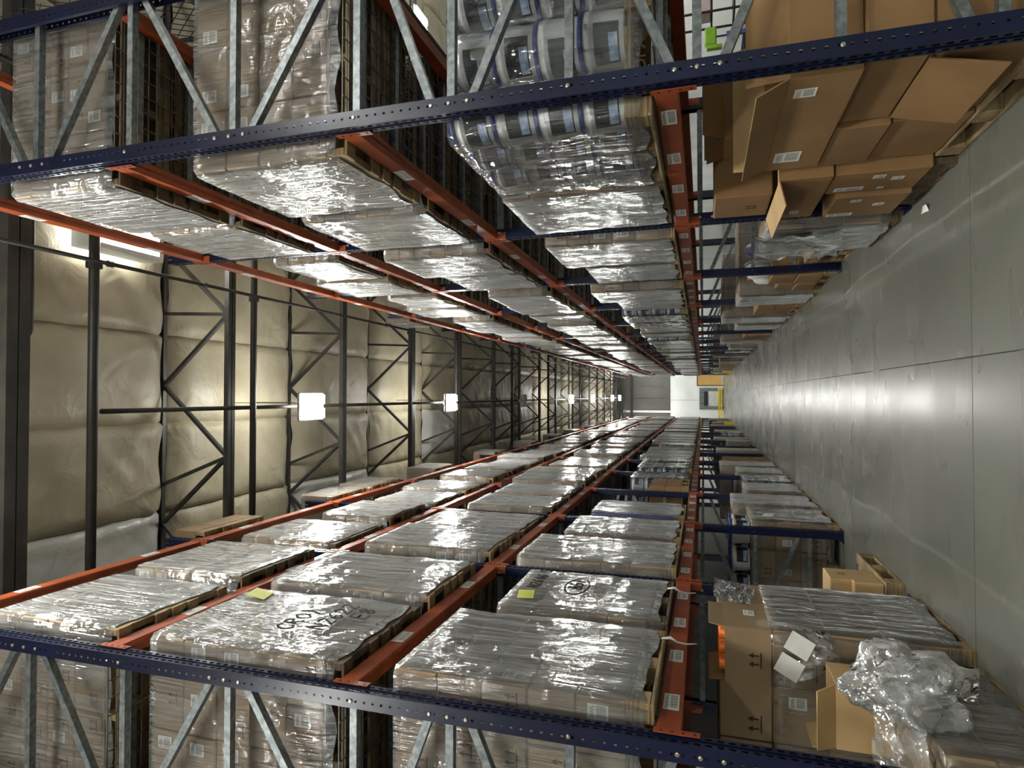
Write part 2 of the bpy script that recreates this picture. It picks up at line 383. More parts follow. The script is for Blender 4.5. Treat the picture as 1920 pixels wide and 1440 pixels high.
for j in range(len(JY)-1):
    y0, y1 = JY[j]+0.05, JY[j+1]-0.05
    for i in range(len(px)-1):
        x0, x1 = px[i], px[i+1]; xc = (x0+x1)/2; yc = (y0+y1)/2
        white = (abs(yc-5.5) < 0.5 and -3.2 < xc < -1.2) or (abs(yc-11.1) < 0.5 and -2.5 < xc < -1.5) or (abs(yc-16.6) < 0.5 and -2.0 < xc < -0.4)
        k = R0.randrange(5); mt = INSULW if white else INSUL
        me = cached(('ins', k, white), lambda: panel_mesh(1.245, y1-y0, k, mt))
        obj('insulation_blanket', me, ce, (xc, yc, ZT))

# roof joists (open-web trusses across the aisle)
def joist_meshes():
    ms = []
    zb, zt = 7.62, 8.60
    ch = MB(); ch.box(-9, 14, -0.065, -0.008, zb, zb+0.07).box(-9, 14, 0.008, 0.065, zb, zb+0.07)
    ms.append(('bottom_chord', ch.mesh('bottom_chord', DARKSTEEL)))
    tch = MB(); tch.box(-9, 14, -0.03, 0.03, 8.76, 8.86)
    ms.append(('top_chord', tch.mesh('top_chord', DARKSTEEL)))
    for k in range(-3, 4):
        xb = 0.13 + 0.97 + 1.93*k
        for xt, wd in ((xb-0.97, 0.055), (xb+0.97, 0.055), (xb+0.05 if k >= 0 else xb-0.42, 0.035)):
            ms.append(('web_member', MB().bar((xb, 0, zb+0.06), (xt, 0, 8.78), 0.045, wd, (0,1,0)).mesh('web_member', DARKSTEEL)))
    return ms
JM = joist_meshes()
wide = [('bottom_chord', MB().box(-9, 14, -0.105, -0.006, 7.58, 7.70).box(-9, 14, 0.006, 0.105, 7.58, 7.70).mesh('bottom_chord', DARKSTEEL))] + JM[1:]
for j, y in enumerate(JY):
    if y < 0 and j > 0 and False: continue
    t = thing('roof_joist', ('heavy grey roof girder truss nearest the camera' if j == 6 else 'grey open-web roof joist over the aisle, %s from the camera' % ORD[j-5] if j >= 6 else 'grey open-web roof joist overhead, %s row behind the camera' % ORD[6-j]), 'roof joist', (0, y, 0), 'open-web roof joists')
    for nm, me in (wide if j == 6 else JM): obj(nm, me, t)
# sprinkler and conduit pipes
def pipe_thing(name, label, pts, r, couplings=()):
    t = thing(name, label, 'pipe', (0,0,0))
    obj('pipe_run', MB().tube(pts, r, 10).mesh('pipe_run', PIPE, True), t)
    for c, d in couplings:
        c = Vector(c); d = Vector(d)*0.03
        obj('coupling', MB().tube([c-d, c+d], r*1.55, 10).mesh('coupling', PIPE), t)
    return t
for i, y in enumerate((4.87, 7.27, 12.15, 14.75, 19.6, 24.6, 29.5)):
    pipe_thing('sprinkler_main', 'dark sprinkler main crossing the ceiling, %s from the camera' % ORD[i+1], [(-8.9,y,7.56),(13.9,y,7.56)], 0.05 if i == 0 else 0.045, [((x,y,7.56),(1,0,0)) for x in (-3.1, 1.35, 4.2)])
    
pipe_thing('sprinkler_branch', 'thin dark sprinkler pipe running lengthwise above the top-of-photo rack', [(1.385,1,7.5),(1.385,50,7.5)], 0.022, [((1.385,y,7.5),(0,1,0)) for y in (5.0,6.3,8.7,11,14)])
pipe_thing('lamp_conduit', 'straight grey conduit along the aisle ceiling joining the lamps', [(-0.17,5.0,7.6),(-0.17,50,7.6)], 0.028)
pipe_thing('short_strut', 'short hanging pipe strut beside the nearest roof girder', [(0.62,4.55,8.45),(0.62,4.55,8.02),(0.66,4.55,8.0),(3.4,4.55,8.0)], 0.026)
# skylight bright panel
sk = tag(obj('skylight', MB().box(1.78, 3.0, 5.40, 6.28, 8.22, 8.27).mesh('skylight', SKYL)), 'bright white glowing panel in the ceiling above top-of-photo rack', 'skylight')
obj('skylight_frame', MB().box(1.72,1.78,5.34,6.34,8.2,8.5).box(3.0,3.06,5.34,6.34,8.2,8.5).box(1.78,3.0,5.34,5.40,8.2,8.5).box(1.78,3.0,6.28,6.34,8.2,8.5).mesh('skylight_frame', WALLW), sk)

# high-bay lamps
def lamp(x, y, z, label, lit=True, group='high-bay aisle lamps'):
    t = thing('high_bay_lamp', label, 'ceiling lamp', (x, y, z), group)
    obj('housing', cached('lh', lambda: MB().cbox(-0.21,0.21,-0.31,0.31,0.03,0.075,0.01).box(-0.05,0.05,-0.2,0.2,0.075,0.15).mesh('housing', HOUSING)), t)
    for sx in (-0.105, 0.105):
        obj('lens', cached(('ll', lit), lambda: MB().box(-0.07,0.07,-0.27,0.27,-0.015,0.03).mesh('lens', LENS if lit else LENS_OFF)), t, (sx,0,0))
    if lit:
        for sx in (-0.13, 0.13): obj('top_fill_panel', cached('ul', lambda: MB().box(-0.065,0.065,-0.28,0.28,0.075,0.085).mesh('top_fill_panel', TOPFILL)), t, (sx,0,0))
    for sy in (-0.22, 0.22):
        obj('hanger_wire', cached(('lw', round(ZC-z,2)), lambda: MB().tube([(0,0,0.07),(0,0,ZC-z)], 0.006, 5).mesh('hanger_wire', PIPE)), t, (0.055,sy,0))
    return t
LX = -0.17
for i, y in enumerate((8.24, 13.76, 20.0, 27.9, 33.7, 41.2, 45.0)):
    lamp(LX, y, 7.25, ('unlit high-bay lamp hanging over the aisle between the lit ones' if i == 2 else 'glowing twin-panel high-bay lamp over the aisle, %s from the camera' % ORD[i+1]), i != 2)
for i, y in enumerate((2.7, -2.8, -7.6, -11.4)):  # aisle row carried on past the camera; rearmost added to light load fronts
    lamp(LX, y, 7.25, 'high-bay lamp over the aisle above the camera, %s out of view' % ORD[i+1])
for i, (x, y) in enumerate(((-5.0,-2.4),(5.0,-2.4),(-5.0,-6.6),(5.0,-6.6),(0.0,-5.2))):  # unseen lamps added to brighten the camera-facing sides of the loads
    lamp(x, y, 7.25, '%s unseen fill lamp added over the floor behind the camera' % ORD[i+1])
for i, (x, y) in enumerate(((7.5, 5), (8, 12), (8, 19), (9.5, 26), (8, 38.9), (-4.5, 49.3), (4.5, 49.3), (-1.9, 50.0), (1.9, 50.0), (11.5, 13.0), (11.5, 21.5))):  # lamps added to brighten the space beyond the rack and the end wall
    lamp(x, y, 7.25, '%s added fill lamp beyond the top-of-photo rack and by the far wall' % ORD[i+1])

# ---------------------------------------------------------------- racks
BAY, NB = 2.515, 17
FY = [2.985 + BAY*k for k in range(NB+1)]
LV = {1:1.632, 2:3.349, 3:5.033, 4:6.712}        # underside of the beams
BH = 0.114
FACE = {1:-1.5693, -1:1.4485}                    # aisle plane of posts and beams; key: sign of X towards the aisle
PW, PD, FD, ZTOP = 0.096, 0.086, 1.067, 7.2
def post_mesh():
    b = MB(); hw = PW/2; p = 0.0508; n = int(ZTOP/p)
    def strip(fx, u0, u1, z0, z1):
        b.add([fx(u0,z0), fx(u1,z0), fx(u1,z1), fx(u0,z1)], [(0,1,2,3)])
    front = lambda u, z: (0.0, u, z)
    groove = lambda u, z: (0.007, u, z)
    for u0, u1 in ((-hw,-0.034),(0.034,hw),(-0.018,-0.012),(0.012,0.018)): strip(front, u0, u1, 0, ZTOP)
    strip(groove, -0.012, 0.012, 0, ZTOP)
    for u in (-0.012, 0.012): b.add([(0,u,0),(0.007,u,0),(0.007,u,ZTOP),(0,u,ZTOP)], [(0,1,2,3)])
    for k in range(n):
        z = k*p
        for u0, u1 in ((-0.034,-0.018),(0.018,0.034)):
            strip(front, u0, u1, z, z+0.022); 
        for s in (-1, 1):
            side = lambda u, zz, s=s: (u, s*hw, zz)
            strip(side, 0.042, 0.054, z, z+0.038)
    for s in (-1, 1):
        side = lambda u, zz, s=s: (u, s*hw, zz)
        strip(side, 0, 0.042, 0, ZTOP); strip(side, 0.054, PD, 0, ZTOP)
        b.add([(PD,s*hw,0),(PD,s*(hw-0.022),0),(PD,s*(hw-0.022),ZTOP),(PD,s*hw,ZTOP)], [(0,1,2,3)])
    return b.mesh('post', NAVY)
POST = post_mesh()
FN = [5.72, 4.146, 2.77, 1.545, 0.35]; RN = [6.5, 4.928, 3.326, 2.147, 0.945]
def brace_mesh(x0, z0, x1, z1, fl_=1):
    def fn():
        b = MB(); d = Vector((x1-x0, 0, z1-z0)).normalized(); nrm = Vector((-d.z, 0, d.x)); w2, hw = 0.021, 0.021
        A, B = Vector((x0,0,z0)), Vector((x1,0,z1)); o = nrm*w2
        # C-channel, open side away from the camera
        y0, y1 = -hw*fl_, hw*fl_
        vs = []
        for P in (A, B):
            vs += [(P+o)+Vector((0,y1,0)), (P+o)+Vector((0,y0,0)), (P-o)+Vector((0,y0,0)), (P-o)+Vector((0,y1,0))]
        b.add(vs, [(0,1,5,4),(1,2,6,5),(2,3,7,6)])
        return b.mesh('brace', GALV)
    return cached(('br', round(x0,3), round(z0,3), round(x1,3), round(z1,3), fl_), fn)
def bolt_mesh():
    return cached('bolt', lambda: MB().add(*lathe_y(0.011, 0.008)).mesh('bolt', ZINC))
def lathe_y(r, h):
    vs = []; n = 8
    for rr, y in ((r,0),(r,-h*0.6),(r*0.6,-h)):
        for k in range(n):
            t = 2*math.pi*k/n; vs.append((rr*math.cos(t), y, rr*math.sin(t)))
    fs = []
    for i in range(2):
        for k in range(n):
            k2 = (k+1)%n; fs.append((i*n+k, i*n+k2, (i+1)*n+k2, (i+1)*n+k))
    fs.append(tuple(range(2*n, 3*n))); return vs, fs
FOOT = MB().box(-0.03, 0.12, -0.09, 0.09, 0, 0.008).mesh('foot_plate', NAVY)
for s in (1, -1):
    for k in range(NB+1):
        near = k < 7
        t = thing('upright_frame', 'navy rack upright frame with %sgrey braces, %s from camera, %s' % ('bolted ' if k == 0 else '', ORD[k+1], RACKNAME[s]), 'rack frame', (FACE[s]+ (-0.006 if s == 1 else 0.006), FY[k], 0), 'rack upright frames')
        if s == 1: t.rotation_euler = (0, 0, math.pi)       # local +X points away from the aisle
        obj('post', POST, t); obj('post', POST, t, (FD, 0, 0), (0,0,math.pi))
        for x, r in ((0,0),(FD,math.pi)): obj('foot_plate', FOOT, t, (x,0,0), (0,0,r))
        if k < 10:
            for z in FN + RN: obj('brace', brace_mesh(PD*0.55, z, FD-PD*0.55, z, -s), t)
            prev = RN[0]
            for i in range(5):
                obj('brace', brace_mesh(FD-PD*0.5, RN[i]-0.09, PD*0.5, FN[i]+0.10, -s), t)
                if i < 4: obj('brace', brace_mesh(PD*0.5, FN[i]-0.10, FD-PD*0.5, RN[i+1]+0.09, -s), t)
        if k < 2:
            for z in FN[:4]:
                for dz in (-0.1, 0, 0.1):
                    sy = -1 if s == -1 else 1
                    obj('bolt', bolt_mesh(), t, (0.048, sy*(PW/2), z+dz), (0,0,0 if s == -1 else math.pi))
            for z in RN:
                obj('bolt', bolt_mesh(), t, (0.048, (-1 if s == -1 else 1)*(PW/2), z), (0,0,0 if s == -1 else math.pi))

# beams: local X: 0 = aisle plane, + away from aisle
BL = BAY - PW
def beam_body():
    L = BL/2 - 0.004
    b = MB(); b.cbox(0.004, 0.058, -L, L, 0, BH, 0.006); b.box(0.04, 0.085, -L, L, 0, BH-0.03)
    return b.mesh('beam_body', ORANGE)
BEAM = beam_body()
def connector(e):
    b = MB(); z0, z1 = -0.085, BH+0.012
    b.box(-0.004, 0.0005, min(0,e*0.036), max(0,e*0.036), z0, z1); b.box(-0.004, 0.06, min(0,-e*0.005), max(0,-e*0.005), z0, z1)
    return b.mesh('connector', ORANGE)
CONN = {e: connector(e) for e in (1,-1)}
SLOT = MB().box(-0.0055, -0.0035, -0.024, -0.012, -0.006, 0.006).mesh('slot', BLACK)
BLAB = label_mesh(0.17, 0.078)
SHELF = {1:'lowest shelf', 2:'second shelf', 3:'third shelf', 4:'top shelf'}
BACKB = 8
for s in (1, -1):
    for k in range(NB):
        for l, z in LV.items():
            yc = (FY[k]+FY[k+1])/2
            for pos in ('aisle', 'rear'):
                if pos == 'rear' and k >= BACKB: continue
                x = FACE[s] if pos == 'aisle' else FACE[s] - s*FD
                t = thing('rack_beam', 'orange %s-side beam, %s, %s bay from camera, %s' % (pos, SHELF[l], ORD[k+1], RACKNAME[s]), 'rack beam', (x, yc, z), 'orange rack beams')
                flip = (s == 1) != (pos == 'rear')
                if flip: t.rotation_euler = (0,0,math.pi)
                obj('beam_body', BEAM, t)
                for e in (1, -1):
                    c = obj('connector', CONN[e], t, (0, e*(BL/2-0.002), 0))
                    if k < 3 and pos == 'aisle':
                        for zz in (-0.06, -0.01, 0.04, 0.09): obj('slot', SLOT, c, (0, e*0.018+0.018, zz))
                if pos == 'aisle' and k < 8:
                    offs = (-0.55, 0.62) if l > 1 else (-0.92, -0.33, 0.25, 0.85)
                    for dy in offs:
                        obj('beam_label', BLAB, t, (0.003, dy*(-1 if flip else 1), BH*0.5), (0,0,-math.pi/2))
# wire decks
def deck_grid():
    b = MB(); W, D = 1.15, FD-0.02
    n = 18
    for i in range(n+1):
        y = -W/2 + W*i/n; b.box(0.02, D, y-0.003, y+0.003, 0, 0.006)
    for i in range(10):
        x = 0.03 + (D-0.05)*i/9; b.box(x-0.003, x+0.003, -W/2, W/2, -0.006, 0)
    return b.mesh('deck_grid', WIRE)
DG = deck_grid()
DCH = MB().box(0.07, FD-0.09, -0.022, 0.022, -0.04, -0.006).mesh('deck_channel', GALV)
DECKB = 5
for s in (1, -1):
    for k in range(DECKB):
        for l in (1, 2, 3):
            for h in (0, 1):
                yc = FY[k] + 0.65 + 1.19*h
                t = thing('wire_deck', 'welded wire shelf deck, %s, %s bay %s half, %s' % (SHELF[l], ORD[k+1], ('near','far')[h], RACKNAME[s]), 'wire deck', (FACE[s], yc, LV[l]+BH+0.007), 'wire shelf decks')
                if s == 1: t.rotation_euler = (0,0,math.pi)
                obj('deck_grid', DG, t)
                for dy in (-0.42, 0, 0.42): obj('deck_channel', DCH, t, (0,dy,0))
# rear diamond mesh
def mesh_panel():
    b = MB(); W, z0, z1 = BL, 3.45, 6.75; st = 0.085; hgt = z1-z0
    kx = 0.62
    for sg in (1, -1):
        c = -hgt*kx
        while c < W:
            ya, za, yb_, zb_ = c, 0.0, c+hgt*kx, hgt
            if ya < 0: za = -ya/kx; ya = 0
            if yb_ > W: zb_ -= (yb_-W)/kx; yb_ = W
            if zb_-za > 0.02:
                if sg == 1: p, q = (0, ya-W/2, z0+za), (0, yb_-W/2, z0+zb_)
                else: p, q = (0.005, W/2-ya, z0+za), (0.005, W/2-yb_, z0+zb_)
                b.bar(p, q, 0.005, 0.005, (1,0,0))
            c += st
    return b.mesh('mesh_wires', BLACK)
MP = mesh_panel()
for s in (1, -1):
    for k in range(2):
        t = thing('rear_mesh_panel', 'black diamond safety mesh behind the %s bay of the %s' % (ORD[k+1], RACKNAME[s]), 'safety mesh', (FACE[s]-s*(FD+0.13), (FY[k]+FY[k+1])/2, 0), 'rear safety mesh')
        obj('mesh_wires', MP, t)
        [obj('mesh_arm', cached('marm', lambda: MB().box(0,0.13,-0.015,0.015,-0.02,0.02).mesh('mesh_arm', BLACK)), t, (0,yy,zz), (0,0,0 if s == 1 else math.pi)) for yy in (-BL/2,BL/2) for zz in (3.45,6.75)]
        obj('mesh_rail', cached('mrail', lambda: MB().box(-0.01,0.012,-BL/2,BL/2,3.43,3.47).box(-0.01,0.012,-BL/2,BL/2,6.73,6.77).mesh('mesh_rail', BLACK)), t)

# ---------------------------------------------------------------- pallets and loads
def pallet_parts(wx, wy, kind, old_or_shaded=False):
    """list of (name, key, mesh) in local coords: u = away from the aisle 0..wx, y 0..wy, z from 0; returned height .14"""
    m = WOOD_D if old_or_shaded else WOOD; out = []
    if kind == 'stringer':
        for i, u in enumerate((0.0, wx/2-0.022, wx-0.045)):
            out.append(('stringer', MB().cbox(u+0.004, u+0.049, 0, wy, 0.018, 0.118, 0.004).mesh('stringer', m)))
        for i in range(7):
            y = (wy-0.095)*i/6; out.append(('deck_board', MB().cbox(0, wx, y, y+0.095, 0.118, 0.136, 0.003).mesh('deck_board', m)))
        for i in (0, 2, 3, 4, 6):
            y = (wy-0.095)*i/6; out.append(('bottom_board', MB().cbox(0, wx, y, y+0.095, 0, 0.018, 0.003).mesh('bottom_board', m)))
    else:
        for i in range(3):
            for j in range(3):
                u = (wx-0.1)*i/2; y = (wy-0.14)*j/2
                out.append(('block', MB().cbox(u, u+0.1, y, y+0.14, 0.018, 0.1, 0.004).mesh('block', m)))
        for j in range(3):
            y = (wy-0.14)*j/2; out.append(('stringer_board', MB().cbox(0, wx, y, y+0.14, 0.1, 0.118, 0.003).mesh('stringer_board', m)))
        for i in range(7):
            u = (wx-0.1)*i/6; out.append(('deck_board', MB().cbox(u, u+0.1, 0, wy, 0.118, 0.136, 0.003).mesh('deck_board', m)))
        for i in range(3):
            u = (wx-0.1)*i/2; out.append(('bottom_board', MB().cbox(u, u+0.1, 0, wy, 0, 0.018, 0.003).mesh('bottom_board', m)))
    return out
def join(parts, name, mat):
    b = MB()
    for _, me in parts: b.add([tuple(v.co) for v in me.vertices], [tuple(p.vertices) for p in me.polygons])
    return b.mesh(name, mat)
PH = 0.136
def film_mesh(wx, wy, z0, z1, seed, amp=0.012, seams=(), top=0.14, bulge=0.0, ragged=0.05, mat=None, name='stretch_wrap'):
    rc = 0.035; per = []
    def seg(a, b, n):
        for i in range(n): t = i/n; per.append(((a[0]+(b[0]-a[0])*t), (a[1]+(b[1]-a[1])*t)))
    o = 0.009; x0, x1, y0, y1 = -o, wx+o, -o, wy+o
    nx = max(6, int(wx/0.075)); ny = max(6, int(wy/0.075))
    corners = [(x0+rc,y0,x1-rc,y0,nx),(x1,y0+rc,x1,y1-rc,ny),(x1-rc,y1,x0+rc,y1,nx),(x0,y1-rc,x0,y0+rc,ny)]
    for a, b_, c, d, n in corners: seg((a,b_),(c,d),n); per.append((c,d))
    n = len(per); cx, cy = wx/2, wy/2; rows = max(8, int((z1-z0)/0.06)); vs = []; fs = []
    for r in range(rows+4):
        for (x, y) in per:
            if r <= rows:
                t = r/rows; z = z0+(z1-z0)*t; inn = 0
                d = amp*(noise.noise(Vector((x*2.3+seed*3.7, y*2.3, z*2.1+seed))) + 0.6*noise.noise(Vector((x*6, y*6+seed, z*4))))
                d = abs(d)*1.2
                for sz in seams:
                    d -= 0.005*max(0, 1-abs(z-sz)/0.04)
                d += bulge*math.sin(math.pi*min(1, max(0, t)))
                if r == 0: z += ragged*noise.noise(Vector((x*5+seed, y*5, 3.3)))
                if t < 0.05: d -= 0.006*(1-t/0.05)
            else:
                q = r-rows; z = z1 + 0.006 - 0.004*(q-1) + 0.01*noise.noise(Vector((x*7, y*7, seed))); d = -top*q/3
            # outward direction
            dx = (1 if x > cx else -1) if (abs(x-x0) < rc*1.1 or abs(x-x1) < rc*1.1) else 0
            dy = (1 if y > cy else -1) if (abs(y-y0) < rc*1.1 or abs(y-y1) < rc*1.1) else 0
            if d < -0.03 and dx and dy: pass
            vs.append((x+dx*d, y+dy*d, z))
    for r in range(rows+3):
        for i in range(n):
            i2 = (i+1) % n; fs.append((r*n+i, r*n+i2, (r+1)*n+i2, (r+1)*n+i))
    return MB().add(vs, fs).mesh(name, mat or FILM, True)
def mirror(me, s):
    """local u axis runs away from the aisle; for s=+1 (aisle towards +X) flip it"""
    if s == 1:
        for v in me.vertices: v.co.x = -v.co.x
        me.flip_normals()
    return me
def stack_cells(spec, seed):
    rr = random.Random(seed); wx, wy = spec['wx'], spec['wy']; out = []; z = PH; dz = spec['h']/spec['nz']
    for iz in range(spec['nz']):
        nx, ny = (spec['nx'], spec['ny']) if (iz % 2 == 0 or not spec.get('alt')) else (spec['ny']+1, spec['nx']-1)
        nx, ny = max(1,nx), max(1,ny)
        for ix in range(nx):
            for iy in range(ny):
                if 0 < ix < nx-1 and 0 < iy < ny-1 and iz < spec['nz']-1: continue
                out.append((ix, iy, iz, wx*ix/nx, wy*iy/ny, z, wx/nx, wy/ny, dz, rr.uniform(-0.004,0.004), rr.uniform(-0.004,0.004), nx, ny))
        z += dz
    return out
def sticker(parent, kind, s, face, a, b_, zc, dims=(0.075,0.105), mat=None, sc=1.0):
    """put a label/arrow on a carton; face '-y' : a = u position, b_ = y plane;  face 'aisle': a = y position, b_ = u plane"""
    me = label_mesh(dims[0], dims[1], mat) if kind == 'label' else arrow_mesh(sc)
    nm = 'label' if kind == 'label' else 'arrow_mark'
    if face == '-y': return obj(nm, me, parent, (-s*a, b_-0.001, zc))
    return obj(nm, me, parent, (-s*b_ + s*0.001, a, zc), (0,0,math.pi/2 if s == 1 else -math.pi/2))
SPECS = [
    dict(nx=4, ny=2, nz=5, h=1.26, wx=1.16, wy=1.0, alt=False, pal='stringer'),
    dict(nx=3, ny=3, nz=5, h=1.20, wx=1.16, wy=0.98, alt=True, pal='stringer'),
    dict(nx=4, ny=3, nz=4, h=1.16, wx=1.14, wy=0.96, alt=False, pal='stringer'),
    dict(nx=3, ny=2, nz=6, h=1.24, wx=1.16, wy=1.0, alt=True, pal='block'),
]
def make_load(label, s, xa, y0, z0, spec, seed, detail, group, card=None, wrap=True, cat='pallet load', wrapz=None, old_or_shaded=False, labels=True, name='pallet_load', fm=None):
    card = card or CARD
    rr = random.Random(seed*13+5)
    t = thing(name, label, cat, (xa, y0, z0), group)
    wx, wy = spec['wx'], spec['wy']; key = (spec['nx'],spec['ny'],spec['nz'],round(spec['h'],3),wx,wy,spec['pal'],s)
    pp = cached(('pal',wx,wy,spec['pal'],s,old_or_shaded), lambda: [(n, mirror(m, s)) for n, m in pallet_parts(wx, wy, spec['pal'], old_or_shaded)])
    if detail >= 2:
        pe = obj('pallet', None, t)
        for n, m in pp: obj(n, m, pe)
    else:
        obj('pallet', cached(('palj',wx,wy,spec['pal'],s,old_or_shaded), lambda: join(pp, 'pallet', WOOD_D if old_or_shaded else WOOD)), t)
    cells = stack_cells(spec, seed)
    if detail >= 1:
        for (ix,iy,iz,u,y,z,dx,dy,dz,ju,jy,nx,ny) in cells:
            me = cached(('cart',round(dx,3),round(dy,3),round(dz,3),s,card.name), lambda: mirror(MB().cbox(0.003,dx-0.003,0.003,dy-0.003,0.001,dz-0.002,0.007).mesh('carton', card), s))
            c = obj('carton', me, t, (-s*(u+ju), y+jy, z))
            if detail >= 2 and labels:
                if iy == 0:
                    q = rr.random()
                    if q < 0.42: sticker(c, 'label', s, '-y', dx*rr.choice((0.25,0.72)), 0.003, dz*0.55)
                    if q > 0.3: sticker(c, 'arrow', s, '-y', dx*rr.choice((0.3,0.7)) if q > 0.42 else dx*0.5, 0.003, dz*0.2, sc=min(1.1, dz*3.6))
                if ix == 0:
                    q = rr.random()
                    if q < 0.22: sticker(c, 'label', s, 'aisle', dy*rr.choice((0.25,0.7)), 0.003, dz*0.5, (0.1,0.075))
                    elif q < 0.4: sticker(c, 'arrow', s, 'aisle', dy*0.6, 0.003, dz*0.2, sc=min(1.1, dz*3.6))
    else:
        def fn():
            b = MB()
            for (ix,iy,iz,u,y,z,dx,dy,dz,ju,jy,nx,ny) in cells:
                b.box(u+ju+0.004, u+ju+dx-0.004, y+jy+0.004, y+jy+dy-0.004, z, z+dz-0.004)
            return mirror(b.mesh('carton_stack', card), s)
        obj('carton_stack', cached(('stack',key,seed%3,card.name), fn), t)
    if wrap:
        z1 = wrapz or (PH+spec['h']); fs = seed % 5 if detail >= 1 else seed % 3
        seams = [PH+spec['h']*i/spec['nz'] for i in range(1, spec['nz'])]
        obj('stretch_wrap', cached(('film',wx,wy,round(z1,3),fs,s,spec['nz'],fm), lambda: mirror(film_mesh(wx, wy, 0.05, z1, fs*3.1+spec['nz'], seams=seams, mat=fm), s)), t)
    return t
def pail_meshes():
    h = 0.238; r = 0.160
    body = MB().lathe([(r*0.86,0),(r*0.88,0.01),(r*0.95,h*0.72),(r*0.99,h*0.74),(r*0.99,h*0.80),(r*0.96,h*0.81),(r*0.97,h*0.94)], n=20).mesh('pail', WHITEPL, True)
    lid = MB().lathe([(r*0.98,h*0.90),(r*1.03,h*0.90),(r*1.03,h*0.97),(r*0.99,h),(r*0.9,h),(r*0.88,h*0.985)], n=20).mesh('lid', BLUEPL, True)
    def band(a0, a1, z0, z1, mat, k):
        b = MB(); n = 10; vs = []
        for i in range(n+1):
            a = a0+(a1-a0)*i/n
            for z in (z0, z1):
                rr = r*(0.88+0.07*z/(h*0.72))+k; vs.append((rr*math.cos(a), rr*math.sin(a), z))
        return b.add(vs, [(2*i,2*i+2,2*i+3,2*i+1) for i in range(n)]).mesh('pail_label', mat)
    lb = [band(-2.3, -0.85, h*0.12, h*0.66, BLACKLAB, 0.0012), band(-2.2, -1.25, h*0.15, h*0.34, SKYLAB, 0.0024)]
    return body, lid, lb, h, r
PAIL = pail_meshes()
def make_pails(label, s, xa, y0, z0, nz, seed, detail, group, nu=3, ny=3, wrap=True, rest=True):
    rr = random.Random(seed); body, lid, lb, h, r = PAIL
    wx, wy = 2*r*nu*1.03, 2*r*ny*1.03
    t = thing('pail_load', label, 'pallet load', (xa, y0, z0), group)
    pp = cached(('pal',1.2,wy,'block',s,False), lambda: [(n, mirror(m, s)) for n, m in pallet_parts(1.2, wy, 'block')])
    if detail >= 2:
        pe = obj('pallet', None, t)
        for n, m in pp: obj(n, m, pe)
    else: obj('pallet', cached(('palj',1.2,wy,'block',s,False), lambda: join(pp, 'pallet', WOOD)), t)
    for iz in range(nz):
        for i in range(nu):
            for j in range(ny):
                if 0 < i < nu-1 and 0 < j < ny-1 and iz < nz-1: continue
                if detail == 0 and i > 0 and j > 0: continue
                p = obj('pail', body, t, (-s*(r*1.03*(2*i+1)), r*1.03*(2*j+1), PH+0.002+iz*h), (0,0,rr.uniform(-0.25,0.25) + (0.75 if s == 1 else -0.75)))
                obj('lid', lid, p)
                if detail >= 1:
                    for m in lb: obj('pail_label', m, p)
    if wrap:
        seams = [PH+h*i for i in range(1, nz)]
        obj('stretch_wrap', cached(('filmp',nz,s,ny), lambda: mirror(film_mesh(wx, wy, 0.05, PH+nz*h, 4.4+nz, amp=0.02, seams=seams, bulge=0.0, mat=FILM_P), s)), t)
    return t
GRP = 'wrapped pallet loads on the racks'
def half(k, h): return '%s bay %s half' % (ORD[k+1], ('near', 'far')[h])
